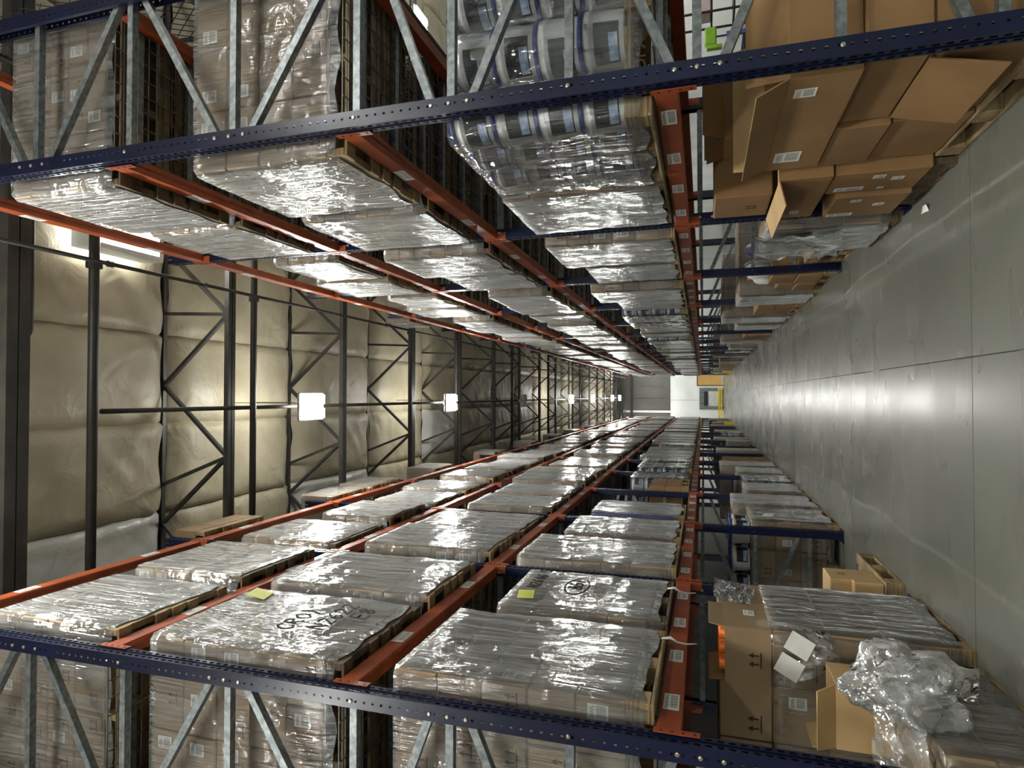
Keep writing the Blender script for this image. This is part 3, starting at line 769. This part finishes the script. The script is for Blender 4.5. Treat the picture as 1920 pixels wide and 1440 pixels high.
# per-slot choices (side, bay, level, half) -> special
SPECIAL = {(-1,0,1,0):'pail', (1,2,1,0):'blue', (1,3,1,0):'boxes', (1,4,1,0):'pail', (1,4,1,1):'pail', (1,3,1,1):'pail', (-1,3,1,1):'pail', (-1,3,1,0):'pail', (-1,5,1,0):'pail', (1,2,1,1):'none', (1,6,1,1):'pail', (-1,8,1,0):'pail'}
TOPS = {(1,1):1.42, (1,2):1.38, (1,3):1.13, (-1,1):1.14, (-1,2):1.10, (-1,3):0.98}   # total load height near the camera
for s in (1, -1):
    for k in range(NB):
        for l in (1, 2, 3):
            for h in (0, 1):
                sp = SPECIAL.get((s,k,l,h)); seed = (s+2)*1000 + k*31 + l*7 + h
                y0 = FY[k] + (0.135 if h == 0 else 1.30 - (0.06 if s == -1 else 0)) + R0.uniform(-0.02, 0.02)
                xa = FACE[s] + s*(0.045 + (R0.uniform(0, 0.03) if k < 1 else R0.uniform(-0.015, 0.055))); z0 = LV[l]+BH+0.014
                if (s,k,l,h) in ((1,0,1,1),(1,0,2,0)): xa = -1.516
                detail = 2 if k < 2 else 1 if k < 5 else 0
                base = dict(SPECS[(k*5+l*3+h*2+(1 if s == 1 else 0)) % 4]) if k < 5 else dict(SPECS[(k*3+l+h+(s+1)//2) % 3])
                if k >= 5: y0 += R0.uniform(-0.03, 0.05)
                hh = TOPS[s,l] - PH + (R0.uniform(-0.2, 0.05) if k > 0 else R0.uniform(-0.02, 0.03))
                base['h'] = round(hh if k < 5 else (hh//0.05)*0.05, 3)
                if l == 1: base['pal'] = 'block'
                else: base['pal'] = 'stringer'
                if (s,k,l,h) == (1,0,1,0): base.update(nx=4, ny=2, nz=5, alt=False)
                if (s,k,l,h) == (1,0,1,1): base.update(nx=3, ny=2, nz=4, alt=False, h=1.06)
                if (s,k,l,h) == (1,0,2,0): base.update(nx=4, ny=2, nz=5, alt=False)
                if (s,k,l,h) == (-1,0,2,0): base.update(nx=3, ny=2, nz=4, alt=True)
                where = '%s, %s, %s' % (SHELF[l], half(k, h), RACKNAME[s])
                if sp == 'none': continue
                if sp == 'pail':
                    make_pails('film-wrapped white pails with blue lids, %s' % where, s, xa, y0, z0, 4, seed, detail if k else 2, GRP, wrap=True)
                elif sp == 'blue':
                    base.update(nx=3, ny=3, nz=4, h=1.05, alt=False)
                    t = make_load('wrapped blue cartons with red round prints, %s' % where, s, xa, y0, z0, base, seed, 1, GRP, card=BLUEBOX)
                    for i, c in enumerate([o for o in t.children if o.name.startswith('carton')]):
                        c_me = cached('reddot', lambda: MB().add(*lathe_y(0.085, 0.003)).mesh('red_mark', RED))
                        if c.location.y < 0.1: obj('red_mark', c_me, c, (-s*0.19, 0.002, 0.13))
                elif sp == 'boxes':
                    base.update(nx=3, ny=3, nz=2, h=0.5, alt=False)
                    make_load('unwrapped brown cartons on a pallet, %s' % where, s, xa, y0, z0, base, seed, 1, GRP, card=CARD_OPEN, wrap=False)
                else:
                    make_load('film-wrapped brown carton load, %s' % where, s, xa, y0, z0, base, seed, detail, GRP, old_or_shaded=(l > 1 and seed % 3 > 0) or (l == 1 and seed % 4 == 0))  # darker wood on upper shelves also puts shade into the pallet undersides
# loads on top of the racks
for (s, k, h, ht) in ((1,1,0,0.42),(1,2,0,0.55),(1,2,1,0.64),(1,3,1,0.62),(1,5,0,0.6),(1,6,1,0.62),(1,8,0,0.6),(1,9,1,0.6),(1,11,0,0.6),(-1,3,0,0.5),(1,13,0,0.6)):
    base = dict(SPECS[(k+h) % 3]); base['h'] = ht-PH; base['nz'] = max(1, int((ht-PH)/0.27)); base['pal'] = 'stringer'; base['alt'] = False
    y0 = FY[k] + (0.135 if h == 0 else 1.30); z0 = LV[4]+BH+0.014
    make_load('low %scarton load standing on the top shelf, %s, %s' % ('unwrapped ' if ht < 0.5 else '', half(k, h), RACKNAME[s]), s, FACE[s]+s*0.05, y0, z0, base, k*3+h, 1 if k < 5 else 0, GRP, wrap=ht >= 0.5)
    t = thing('wire_deck', 'welded wire deck under the top shelf load, %s, %s' % (half(k, h), RACKNAME[s]), 'wire deck', (FACE[s], y0+0.5, LV[4]+BH+0.007), 'wire shelf decks')
    if s == 1: t.rotation_euler = (0,0,math.pi)
    obj('deck_grid', DG, t)

# ---------------------------------------------------------------- floor level, top-of-photo side (aisle towards -X)
def plain_carton(label, xa, s, y0, y1, z0, z1, dep, mat=None, name='carton', group=None, marks=()):
    t = tag(obj(name, mirror(MB().cbox(0, dep, 0, y1-y0, 0, z1-z0, 0.008).mesh('carton', mat or CARD_OPEN), s), None, (xa, y0, z0)), label, 'carton', group)
    for m in marks:
        if m[0] == 'label': sticker(t, 'label', s, m[1], m[2], 0.0, m[3], m[4])
        else: sticker(t, 'arrow', s, m[1], m[2], 0.0, m[3], sc=m[4])
    return t
def open_carton(label, xa, s, y0, y1, z0, z1, dep, flaps, mat=None, marks=(), group=None):
    """flaps: list of (side, angle_deg, length) ; side in aisle/back/near/far, angle from vertical, + = outwards"""
    mat = mat or CARD_OPEN; wy, hz = y1-y0, z1-z0; th = 0.007
    b = MB().box(0, dep, 0, wy, 0, th).box(0, th, 0, wy, th, hz).box(dep-th, dep, 0, wy, th, hz).box(th, dep-th, 0, th, th, hz).box(th, dep-th, wy-th, wy, th, hz)
    t = tag(obj('open_carton', mirror(b.mesh('open_carton', mat), s), None, (xa, y0, z0)), label, 'carton', group)
    for sd, ang, ln in flaps:
        a = math.radians(ang)
        if sd in ('aisle', 'back'):
            x = 0.004 if sd == 'aisle' else dep-0.004; dx = -math.sin(a) if sd == 'aisle' else math.sin(a)
            p = [(x, 0.004, hz), (x, wy-0.004, hz), (x+dx*ln, wy-0.02, hz+math.cos(a)*ln), (x+dx*ln, 0.02, hz+math.cos(a)*ln)]
            off = Vector((math.cos(a)*th*(1 if sd == 'aisle' else -1), 0, abs(math.sin(a))*th))
        else:
            y = 0.004 if sd == 'near' else wy-0.004; dy = -math.sin(a) if sd == 'near' else math.sin(a)
            p = [(0.004, y, hz), (dep-0.004, y, hz), (dep-0.02, y+dy*ln, hz+math.cos(a)*ln), (0.02, y+dy*ln, hz+math.cos(a)*ln)]
            off = Vector((0, math.cos(a)*th*(1 if sd == 'near' else -1), abs(math.sin(a))*th))
        P = [Vector(q) for q in p]; Q = [q+off for q in P]
        f = MB().add(P+Q, [(0,1,2,3),(7,6,5,4),(0,4,5,1),(1,5,6,2),(2,6,7,3),(3,7,4,0)])
        me = mirror(f.mesh('flap', mat), s); me.materials.append(CARD_IN); me.polygons[1].material_index = 1
        obj('flap', me, t)
    for m in marks:
        if m[0] == 'label': sticker(t, 'label', s, m[1], m[2], 0.0, m[3], m[4])
        else: sticker(t, 'arrow', s, m[1], m[2], 0.0, m[3], sc=m[4])
    return t
def floor_pallet(label, xa, s, y0, wx, wy, kind, old_or_shaded=False, z=0):
    t = thing('wood_pallet', label, 'pallet', (xa, y0, z), 'pallets on the floor')
    for n, m in cached(('fp',wx,wy,kind,s,old_or_shaded), lambda: [(n, mirror(m, s)) for n, m in pallet_parts(wx, wy, kind, old_or_shaded)]): obj(n, m, t)
    return t
S = -1; HG = 'cartons heaped on the floor'
floor_pallet('pale wooden pallet under the heap of open cartons nearest the camera', 1.49, S, 3.34, 1.1, 1.12, 'block')
c4 = plain_carton('plain brown carton on the pale pallet behind a hanging flap', 1.52, S, 3.10, 3.82, 0.14, 0.55, 0.95, group=HG)
plain_carton('plain brown carton on the far end of the pale pallet', 1.50, S, 3.84, 4.42, 0.14, 0.53, 0.95, group=HG)
c2 = plain_carton('square brown carton in the middle of the near heap', 1.51, S, 3.08, 3.80, 0.555, 0.82, 0.9, group=HG)
hf = MB().box(0, 0.007, 0, 0.62, -0.31, 0)
o = obj('hanging_flap', mirror(hf.mesh('hanging_flap', CARD_OPEN), S), c2, (-0.012, 0.08, 0.0)); o.rotation_euler = (0, math.radians(13), 0)
plain_carton('narrow brown carton filling the gap beside the middle carton', 1.48, S, 3.82, 4.40, 0.535, 0.82, 0.9, group=HG)
open_carton('wide open brown carton with two white labels on the near heap', 1.47, S, 3.12, 4.36, 0.825, 1.13, 0.85, [('aisle', 24, 0.16), ('back', -80, 0.2), ('far', 12, 0.2), ('near', -20, 0.2)],
            marks=[('label','aisle',0.16,0.22,(0.09,0.1)), ('label','aisle',1.02,0.2,(0.16,0.15))], group=HG)
floor_pallet('worn dark pallet under the second heap of cartons', 1.45, S, 4.50, 1.1, 0.88, 'stringer', True)
plain_carton('brown carton with four small white labels, second heap, near side', 1.43, S, 4.46, 4.86, 0.14, 0.70, 0.8, group=HG, marks=[('label','aisle',0.1,0.28,(0.06,0.07)),('label','aisle',0.16,0.16,(0.06,0.07)),('label','aisle',0.32,0.42,(0.07,0.18)),('label','aisle',0.34,0.22,(0.04,0.04))])
plain_carton('brown carton with white labels, second heap, beside the post', 1.40, S, 4.88, 5.40, 0.14, 0.62, 0.8, group=HG, marks=[('label','aisle',0.1,0.33,(0.06,0.07)),('label','aisle',0.22,0.16,(0.06,0.07)),('label','aisle',0.44,0.38,(0.07,0.18))])
open_carton('open brown carton with pale inner flap topping the second heap', 1.42, S, 4.44, 5.38, 0.71, 1.03, 0.8, [('aisle', 104, 0.17), ('near', -93, 0.15)], group=HG, marks=[('label','aisle',0.78,0.14,(0.09,0.06))])
open_carton('small open carton with twin arrows set back behind the flaps', 1.74, S, 4.44, 4.80, 1.035, 1.38, 0.5, [('near', 30, 0.16), ('aisle', 20, 0.12), ('far', 25, 0.14)], group=HG, marks=[('arrow','-y',0.2,0.05,1.0)])
plain_carton('brown carton with twin arrows under the lowest beam', 1.46, S, 4.83, 5.38, 1.035, 1.44, 0.5, group=HG, marks=[('arrow','aisle',0.3,0.1,1.0),('arrow','-y',0.2,0.1,1.0)])
# film-draped load behind the second post
base = dict(nx=3, ny=2, nz=3, h=0.86, wx=1.1, wy=0.92, alt=False, pal='block')
tD = make_load('film-draped carton load on the floor behind the second upright, top-of-photo side', S, 1.40, 5.66, 0.0, base, 3, 2, 'loads on the floor', old_or_shaded=True, labels=False)
def sheet(name, label, pts, mat, seed, nu=16, nv=16, amp=0.05, parent=None, thick=None):
    """a crumpled sheet through 4 corner points p00,p10,p11,p01"""
    A, B, C, D = [Vector(p) for p in pts]; vs = []; fs = []
    nrm = (B-A).cross(D-A).normalized()
    for j in range(nv+1):
        for i in range(nu+1):
            u, v = i/nu, j/nv; p = (A*(1-u)+B*u)*(1-v)+(D*(1-u)+C*u)*v
            d = noise.noise(Vector((u*3+seed, v*3, seed)))*amp + abs(noise.noise(Vector((u*7, v*7+seed, seed*2))))*amp*0.7
            e = 0.03*noise.noise(Vector((u*5+seed*2, v*5, 1.7)))
            vs.append(p + nrm*d + (B-A).normalized()*e)
    for j in range(nv):
        for i in range(nu):
            a = j*(nu+1)+i; fs.append((a, a+1, a+nu+2, a+nu+1))
    me = MB().add(vs, fs).mesh(name, mat, True)
    o = obj(name, me, parent)
    if label: tag(o, label, 'plastic film', 'loose plastic film')
    return o
sheet('loose_film', 'loose plastic sheet hanging over the draped load behind the second upright', [(1.36,5.62,1.10),(1.34,6.62,1.04),(1.36,6.60,0.30),(1.35,5.66,0.42)], FILM_C, 2.2, amp=0.06)
for i in range(3):
    floor_pallet('empty wooden pallet, %s of the stack behind the draped load' % ('bottom','middle','top')[i], 1.52, S, 6.92, 1.1, 0.9, 'block', i == 1, z=0.137*i)

def jug_mesh():
    return MB().lathe([(0.09,0),(0.105,0.02),(0.105,0.2),(0.085,0.25),(0.035,0.285),(0.035,0.31)], n=16).mesh('jug', WHITEPL, True)
JUG = jug_mesh(); JCAP = MB().lathe([(0.042,0.305),(0.042,0.345),(0.03,0.35)], n=14).mesh('cap', ORPL, True)
def jug(label, x, y, z):
    t = tag(obj('jug', JUG, None, (x,y,z)), label, 'jug'); obj('cap', JCAP, t)
    obj('jug_handle', cached('jh', lambda: MB().tube([(0.03,0,0.28),(0.09,0,0.28),(0.12,0,0.22),(0.1,0,0.14)], 0.014, 8).mesh('jug_handle', WHITEPL, True)), t); return t
# third bay, floor: small cartons with jugs on top
floor_pallet('wooden pallet under the small cartons past the third upright', 1.45, S, 8.2, 1.1, 1.0, 'block')
k = 0
for (y0, y1, z0, z1, xa) in ((8.22,8.66,0.14,0.42,1.44),(8.68,9.16,0.14,0.38,1.42),(8.24,8.7,0.425,0.72,1.45),(8.72,9.12,0.385,0.6,1.44)):
    plain_carton(('low brown carton at the foot of the third upright','flat brown carton beyond the third upright','brown carton under the white jug past the third upright','small brown carton stacked past the third upright')[k], xa, S, y0, y1, z0, z1, 0.6, group=HG, marks=[('arrow','aisle',0.2,0.08,0.8)] if k == 2 else ()); k += 1
jug('white jug with orange cap on the small cartons, near one', 1.58, 8.42, 0.722)
jug('white jug with orange cap on the small cartons, far one', 1.60, 8.95, 0.602)
tag(obj('bag', MB().lathe([(0.05,0),(0.12,0.05),(0.13,0.18),(0.07,0.27),(0.02,0.3)], (0,0,0), 14).mesh('bag', PURPLE, True), None, (1.82,8.34,0.722)), 'purple and white printed bag behind the white jug', 'bag')

# remaining floor slots, both sides
FG = 'loads on the floor'
def floor_load(s, k, h, ht, kind='load'):
    y0 = FY[k] + (0.14 if h == 0 else 1.32); xa = FACE[s] + s*0.04; seed = k*17+h*5+s
    lab = 'floor level, %s, %s' % (half(k, h), RACKNAME[s])
    if kind == 'pail':
        return make_pails('film-wrapped white pails with blue lids, %s' % lab, s, xa, y0, 0, max(2, int((ht-PH)/0.255)), seed, 1 if k < 6 else 0, FG)
    base = dict(SPECS[(k+h) % 3]); base['h'] = round((ht-PH)//0.05*0.05, 3); base['nz'] = max(2, int((ht-PH)/0.27)); base['pal'] = 'block'
    return make_load('%s brown carton load, %s' % ('film-wrapped' if kind == 'load' else 'unwrapped', lab), s, xa, y0, 0, base, seed, 1 if k < 5 else 0, FG, card=CARD if kind == 'load' else CARD_OPEN, wrap=kind == 'load')
for a in ((-1,2,1,1.05,'load'),(-1,3,0,0.7,'bare'),(-1,3,1,1.2,'load'),(-1,4,0,0.9,'load'),(-1,5,0,0.6,'bare'),(-1,5,1,1.1,'load'),(-1,6,1,0.8,'load'),(-1,7,0,1.0,'pail'),(-1,8,0,1.2,'load'),(-1,9,1,0.9,'load'),(-1,10,0,1.1,'load'),(-1,11,1,0.8,'bare'),(-1,12,0,1.2,'load'),(-1,13,0,1.0,'load'),(-1,14,1,1.1,'load'),(-1,15,0,0.9,'load'),(-1,16,1,1.2,'load'),
          (1,2,1,1.15,'load'),(1,3,0,0.9,'load'),(1,3,1,1.0,'pail'),(1,4,0,0.9,'load'),(1,4,1,1.2,'load'),(1,5,0,1.1,'bare'),(1,6,0,1.2,'load'),(1,7,1,0.8,'load'),(1,8,0,1.2,'load'),(1,9,1,1.0,'pail'),(1,10,0,1.1,'load'),(1,12,0,1.2,'load'),(1,13,1,1.1,'load'),(1,14,0,0.8,'load'),(1,15,1,1.2,'load'),(1,16,0,1.1,'load')):
    floor_load(*a)

# ---------------------------------------------------------------- floor level, bottom-of-photo side (aisle towards +X)
S = 1
base = dict(nx=3, ny=2, nz=4, h=1.30, wx=1.08, wy=1.0, alt=False, pal='block')
tB = make_load('tall carton load with torn film on the floor by the first upright', S, -1.50, 4.32, 0.0, base, 11, 2, FG, wrapz=1.12, fm=FILM_F)
for c in [c for c in tB.children if c.name.startswith('carton')]:
    if c.location.z > 1.0 and c.location.y < 0.2 and abs(c.location.x) < 0.2:
        for ch in list(c.children): bpy.data.objects.remove(ch)
        bpy.data.objects.remove(c)          # its place is taken by the open carton
        break
oc = open_carton('open carton of orange-capped bottles on the torn tall load', -1.505, S, 4.325, 4.80, 1.115, 1.40, 0.355, [('aisle', 8, 0.10), ('back', 10, 0.1)], mat=CARD, marks=[('arrow','-y',0.2,0.06,1.0),('label','aisle',0.3,0.12,(0.1,0.07))])
for i in range(3):
    for j in range(4):
        b = tag(obj('bottle', cached('bot', lambda: MB().lathe([(0.045,0),(0.048,0.02),(0.048,0.17),(0.03,0.22)], n=12).mesh('bottle', WHITEPL, True)), None, (-1.575-0.1*i, 4.40+0.105*j, 1.125)), 'orange-capped white bottle in the open carton, %s row, %s from the camera' % (('aisle-side','middle','inner')[i], ORD[j+1]), 'bottle', 'orange-capped bottles in the open carton')
        obj('cap', cached('bcap', lambda: MB().lathe([(0.04,0.20),(0.044,0.21),(0.044,0.30),(0.036,0.31)], n=12).mesh('cap', ORPL, True)), b)
fl1 = sheet('loose_film', 'torn film flap with two white papers on the tall load', [(-1.47,4.45,1.20),(-1.45,4.22,0.80),(-1.66,4.285,0.72),(-1.85,4.285,1.05)], FILM_C, 5.1, amp=0.04)
for i, p in enumerate(((-1.56,4.262,0.96),(-1.70,4.262,1.02))):
    obj('paper_slip', label_mesh(0.12, 0.15, PAPER), fl1, p, (0.1, 0.5, 0.25))
sheet('loose_film', 'bright film corner hanging off the top of the tall load', [(-1.48,4.85,1.46),(-1.48,5.35,1.45),(-1.47,5.1,1.15),(-1.47,4.75,1.22)], FILM_C, 7.3, amp=0.03)
base = dict(nx=3, ny=3, nz=2, h=0.40, wx=1.05, wy=1.02, alt=False, pal='block')
make_load('low film-wrapped carton load on the floor nearest the camera', S, -1.56, 3.16, 0.0, base, 9, 2, FG, fm=FILM_F)
open_carton('small tan open carton standing on the low wrapped load', -1.60, S, 3.86, 4.16, 0.545, 0.83, 0.36, [('near', 40, 0.14), ('back', 10, 0.12)], mat=CARD_IN)
def crumple(name, label, c, r, seed, mat):
    import bmesh
    bm = bmesh.new(); bmesh.ops.create_icosphere(bm, subdivisions=5, radius=1.0)
    for v in bm.verts:
        p = v.co.copy(); n = p.normalized()
        f = 1 + 0.5*noise.noise(n*1.5+Vector((seed,0,0)))
        q = n*1.9+Vector((seed*2,1,0))
        f += 0.5*(0.4-abs(noise.noise(q))) + 0.22*(0.4-abs(noise.noise(q*2.1))) + 0.05*(0.4-abs(noise.noise(q*4.5)))
        v.co = Vector((n.x*r[0]*f, n.y*r[1]*f, n.z*r[2]*f))
    me = bpy.data.meshes.new(name); bm.to_mesh(me); bm.free(); me.materials.append(mat)
    me.polygons.foreach_set('use_smooth', [True]*len(me.polygons))
    return tag(obj(name, me, None, c), label, 'plastic film', 'loose plastic film')
FILM_B = film('bunched_film', 0.18, 2.2, 0.1, 1.0, (5,5,5), (0.92,0.94,0.94))
crumple('bunched_film', 'big bunched ball of clear film on the low load nearest the camera', (-1.47,3.60,0.56), (0.15,0.23,0.21), 1.3, FILM_B)
sheet('loose_film', 'loose film tail trailing from the bunched ball of film', [(-1.50,3.75,0.50),(-1.47,4.02,0.36),(-1.47,4.0,0.10),(-1.49,3.62,0.24)], FILM_B, 3.3, amp=0.05)
sheet('loose_film', 'film tail dropping from the bunched ball to the first upright', [(-1.50,3.42,0.74),(-1.66,3.20,0.80),(-1.64,3.12,0.60),(-1.50,3.30,0.56)], FILM_B, 4.3, amp=0.05)
# second bay: nearly empty pallet with cartons
floor_pallet('wooden pallet with loose cartons in the second bay, bottom-of-photo side', -1.50, S, 5.68, 1.1, 1.0, 'block')
plain_carton('tan carton on the pallet past the tall torn load', -1.53, S, 5.80, 6.14, 0.138, 0.52, 0.45, CARD_IN, group=HG, marks=[('arrow','aisle',0.17,0.24,0.8)])
plain_carton('lower tan carton in front on the pallet past the tall torn load', -1.52, S, 5.70, 5.79, 0.138, 0.36, 0.4, CARD_IN, group=HG)
# third bay: wrapped cartons with pails on top
base = dict(nx=3, ny=3, nz=3, h=0.84, wx=1.05, wy=0.98, alt=False, pal='block')
make_load('film-wrapped cartons under the white pails, floor past the third upright', S, -1.53, 8.17, 0.0, base, 21, 2, FG, fm=FILM_F)
for i in range(3):
    for j in range(2):
        body, lid, lb, h, r = PAIL
        p = tag(obj('pail', body, None, (-1.71-0.338*i, 8.36+0.345*j, 0.985), (0,0,0.7)), 'white blue-lidded pail on the wrapped cartons, %s row, %s' % (('near','far')[j], ('beside the aisle','middle','deepest in')[i]), 'pail', 'pails on the third-bay cartons')
        obj('lid', lid, p); [obj('pail_label', m, p) for m in lb]
tag(obj('paper_note', label_mesh(0.2, 0.12, PAPER), None, (-1.51,8.5,0.75), (0,0.3,math.pi/2)), 'white paper note stuck on the wrapped load below the pails', 'paper')
# rack end guards
for s, y in ((1, 36.0), (-1, 38.4)):
    g = thing('post_guard', 'yellow post guard at the floor, far end of %s' % RACKNAME[s], 'post guard', (FACE[s]+s*0.06, y, 0), 'yellow rack end guards')
    obj('guard_shell', MB().cbox(-0.09,0.09,-0.12,0.12,0,0.45,0.02).mesh('guard_shell', YELLOW), g)
    obj('guard_foot', MB().box(-0.12,0.12,-0.16,0.16,0,0.012).mesh('guard_foot', YELLOW), g)

# ---------------------------------------------------------------- papers and marker writing
ytop = (1,0)
tag(obj('yellow_note', label_mesh(0.19, 0.12, YPAPER), None, (-1.482,4.50,2.80), (0.0,-0.2,math.pi/2)), 'yellow paper note on a wrapped load, lowest shelf, bottom-of-photo rack', 'paper')
tag(obj('yellow_note', label_mesh(0.16, 0.14, YPAPER), None, (-1.482,3.92,4.70), (0.25,-0.2,math.pi/2)), 'yellow paper note on a wrapped load, second shelf, bottom-of-photo rack', 'paper')
STROKE = {'C':[[(.9,.85),(.5,1),(.1,.7),(.1,.3),(.5,0),(.9,.15)]], 'R':[[(.1,0),(.1,1),(.7,.95),(.8,.7),(.1,.5),(.9,0)]], 'O':[[(.5,1),(.1,.7),(.1,.3),(.5,0),(.9,.3),(.9,.7),(.5,1)]],
 ')':[[(.2,1.1),(.6,.6),(.2,-.2)]], 'N':[[(.1,0),(.1,1),(.9,0),(.9,1)]], '2':[[(.1,.8),(.5,1),(.85,.75),(.1,0),(.95,.05)]], '6':[[(.8,1),(.2,.6),(.1,.25),(.5,0),(.85,.25),(.5,.5),(.15,.3)]],
 '8':[[(.5,.5),(.15,.75),(.5,1),(.85,.75),(.15,.25),(.5,0),(.85,.25),(.5,.5)]], 'E':[[(.9,1),(.1,1),(.1,.5),(.7,.5),(.1,.5),(.1,0),(.9,0)]], '5':[[(.85,1),(.2,1),(.15,.55),(.7,.55),(.85,.25),(.5,0),(.1,.1)]], '0':[[(.5,1),(.15,.5),(.5,0),(.85,.5),(.5,1)]],
 'B':[[(.1,0),(.1,1),(.7,.9),(.7,.6),(.1,.5),(.85,.35),(.8,.05),(.1,0)]]}
def marker(label, lines, x, y, z, size, ring=False):
    t = thing('marker_writing', label, 'writing', (x, y, z))
    for li, (txt, dy, dz) in enumerate(lines):
        for ci, ch in enumerate(txt):
            if ch == ' ': continue
            b = MB()
            for st in STROKE[ch]:
                pts = [(0.0, dy+(ci*1.15+u+v*0.15)*size*0.7, dz+v*size) for u, v in st]
                for p, q in zip(pts[:-1], pts[1:]): b.bar(p, q, 0.016, 0.003, (1,0,0))
            obj('character', b.mesh('character', INK), t)
    if ring:
        b = MB(); pts = [(0, 0.07+0.2*math.cos(u), 0.04+0.09*math.sin(u)) for u in [i*0.45 for i in range(14)]]
        for p, q in zip(pts[:-1], pts[1:]): b.bar(p, q, 0.012, 0.003, (1,0,0))
        obj('ring', b.mesh('ring', INK), t)
    return t
marker('black marker writing on a wrapped load, second shelf, bottom-of-photo rack', [('CRO)',0.0,0.0),('N2622',0.06,-0.2),('E8',0.3,-0.36)], -1.470, 3.34, 4.02, 0.12)
marker('black marker number beside the yellow note, lowest shelf, bottom-of-photo rack', [('N2606 5',0.0,0.0)], -1.468, 4.62, 2.74, 0.09)
marker('black circled marker scribble on a wrapped load, lowest shelf, bottom-of-photo rack', [('B5)',0,0)], -1.468, 4.68, 2.42, 0.1, True)
# stencil on the pallet under the pails
tx = bpy.data.curves.new('stencil', 'FONT'); tx.body = 'OPXUP'; tx.size = 0.085; tx.extrude = 0.001
to = bpy.data.objects.new('stencil_tmp', tx); COL.objects.link(to)
bpy.context.view_layer.update(); me = bpy.data.meshes.new_from_object(to); bpy.data.objects.remove(to); me.materials.append(PRINT)
pl = [o for o in bpy.data.objects if o.name.startswith('pail_load') and o.parent is None and 'first bay' in o['label']]
if pl:
    p = [c for c in pl[0].children if c.name.startswith('pallet')][0]
    obj('stencil_text', me, p, (0.22, -0.003, 0.03), (math.pi/2, 0, 0))

# ---------------------------------------------------------------- the space beyond the top-of-photo rack
cart = thing('blue_cart', 'blue tubular cart frame seen under the lowest beam beyond the rack', 'cart', (4.6, 10.0, 0))
for x in (0, 0.95):
    for y in (0, 0.7): obj('cart_post', MB().box(x-0.03,x+0.03,y-0.03,y+0.03,0.12,1.16).mesh('cart_post', CARTBLUE), cart)
for z in (1.13, 0.9, 0.62, 0.2):
    for y in (0, 0.7): obj('cart_rail', MB().box(0.03,0.92,y-0.02,y+0.02,z-0.025,z+0.025).mesh('cart_rail', CARTBLUE if z != 0.9 else BLACK), cart)
    for x in (0, 0.95): obj('cart_rail', MB().box(x-0.02,x+0.02,0.03,0.67,z-0.025,z+0.025).mesh('cart_rail', CARTBLUE), cart)
obj('cart_deck', MB().box(-0.02,0.97,-0.02,0.72,0.14,0.18).mesh('cart_deck', BLACK), cart)
for x in (0.05, 0.9):
    for y in (0.05, 0.65): obj('wheel', MB().tube([(x-0.02,y,0.06),(x+0.02,y,0.06)], 0.06, 14).mesh('wheel', BLACK), cart)
st = thing('green_stand', 'lime green tool hook on a thin dark pole beyond the rack', 'stand', (5.7, 10.3, 0))
obj('pole', MB().tube([(0,0,0.02),(0,0,1.3)], 0.015, 8).mesh('pole', PIPE), st); obj('base', MB().lathe([(0.2,0),(0.2,0.02),(0.03,0.04)]).mesh('base', PIPE), st)
obj('green_head', MB().cbox(-0.14,0.14,-0.06,0.06,1.3,1.48,0.02).cbox(-0.2,-0.14,-0.05,0.05,1.22,1.45,0.01).mesh('green_head', GREEN), st)
sh = thing('wire_shelf', 'black wire shelf with pale boxes against the bright far wall', 'shelf', (6.3, 10.6, 0))
for x in (0, 1.5):
    for y in (0, 0.5): obj('shelf_post', MB().tube([(x,y,0),(x,y,1.9)], 0.02, 8).mesh('shelf_post', BLACK), sh)
for z in (0.5, 1.0, 1.35, 1.85): obj('shelf_board', MB().box(-0.02,1.52,-0.02,0.52,z,z+0.03).mesh('shelf_board', BLACK), sh)
PINK = simple('pale_pink_carton', (214,196,190), 0.6)
for i in range(3):
    plain_carton(('left','middle','right')[i] + ' pale pinkish box on the black wire shelf', 6.34+0.5*i, -1, 10.64, 11.0, 1.381, 1.62, 0.42, PINK, group='boxes on the wire shelf')

for i, (y, z) in enumerate(((5.02, 1.80), (3.98, 1.78))):
    tag(obj('film_strand', MB().tube([(-1.505,y,z),(-1.50,y+0.02,z-0.05),(-1.535,y+0.05,z-0.09),(-1.552,y+0.08,z-0.15),(-1.55,y+0.1,z-0.21)], [0.006,0.01,0.007,0.006,0.003], 6).mesh('film_strand', PAPER, True)), '%s white film strand hanging over the lowest beam, bottom-of-photo rack' % ('far', 'near')[i], 'film strand', 'film strands')
tag(obj('paper_scrap', MB().add([(0,0,0.004),(0.05,0.01,0.02),(0.07,0.13,0.004),(0.01,0.12,0.016),(0,0,0.001),(0.05,0.01,0.017),(0.07,0.13,0.001),(0.01,0.12,0.013)], [(0,1,2,3),(7,6,5,4),(0,4,5,1),(1,5,6,2),(2,6,7,3),(3,7,4,0)]).mesh('paper_scrap', PAPER), None, (1.30,5.02,0)), 'white paper scrap on the floor beside the second heap', 'paper scrap')
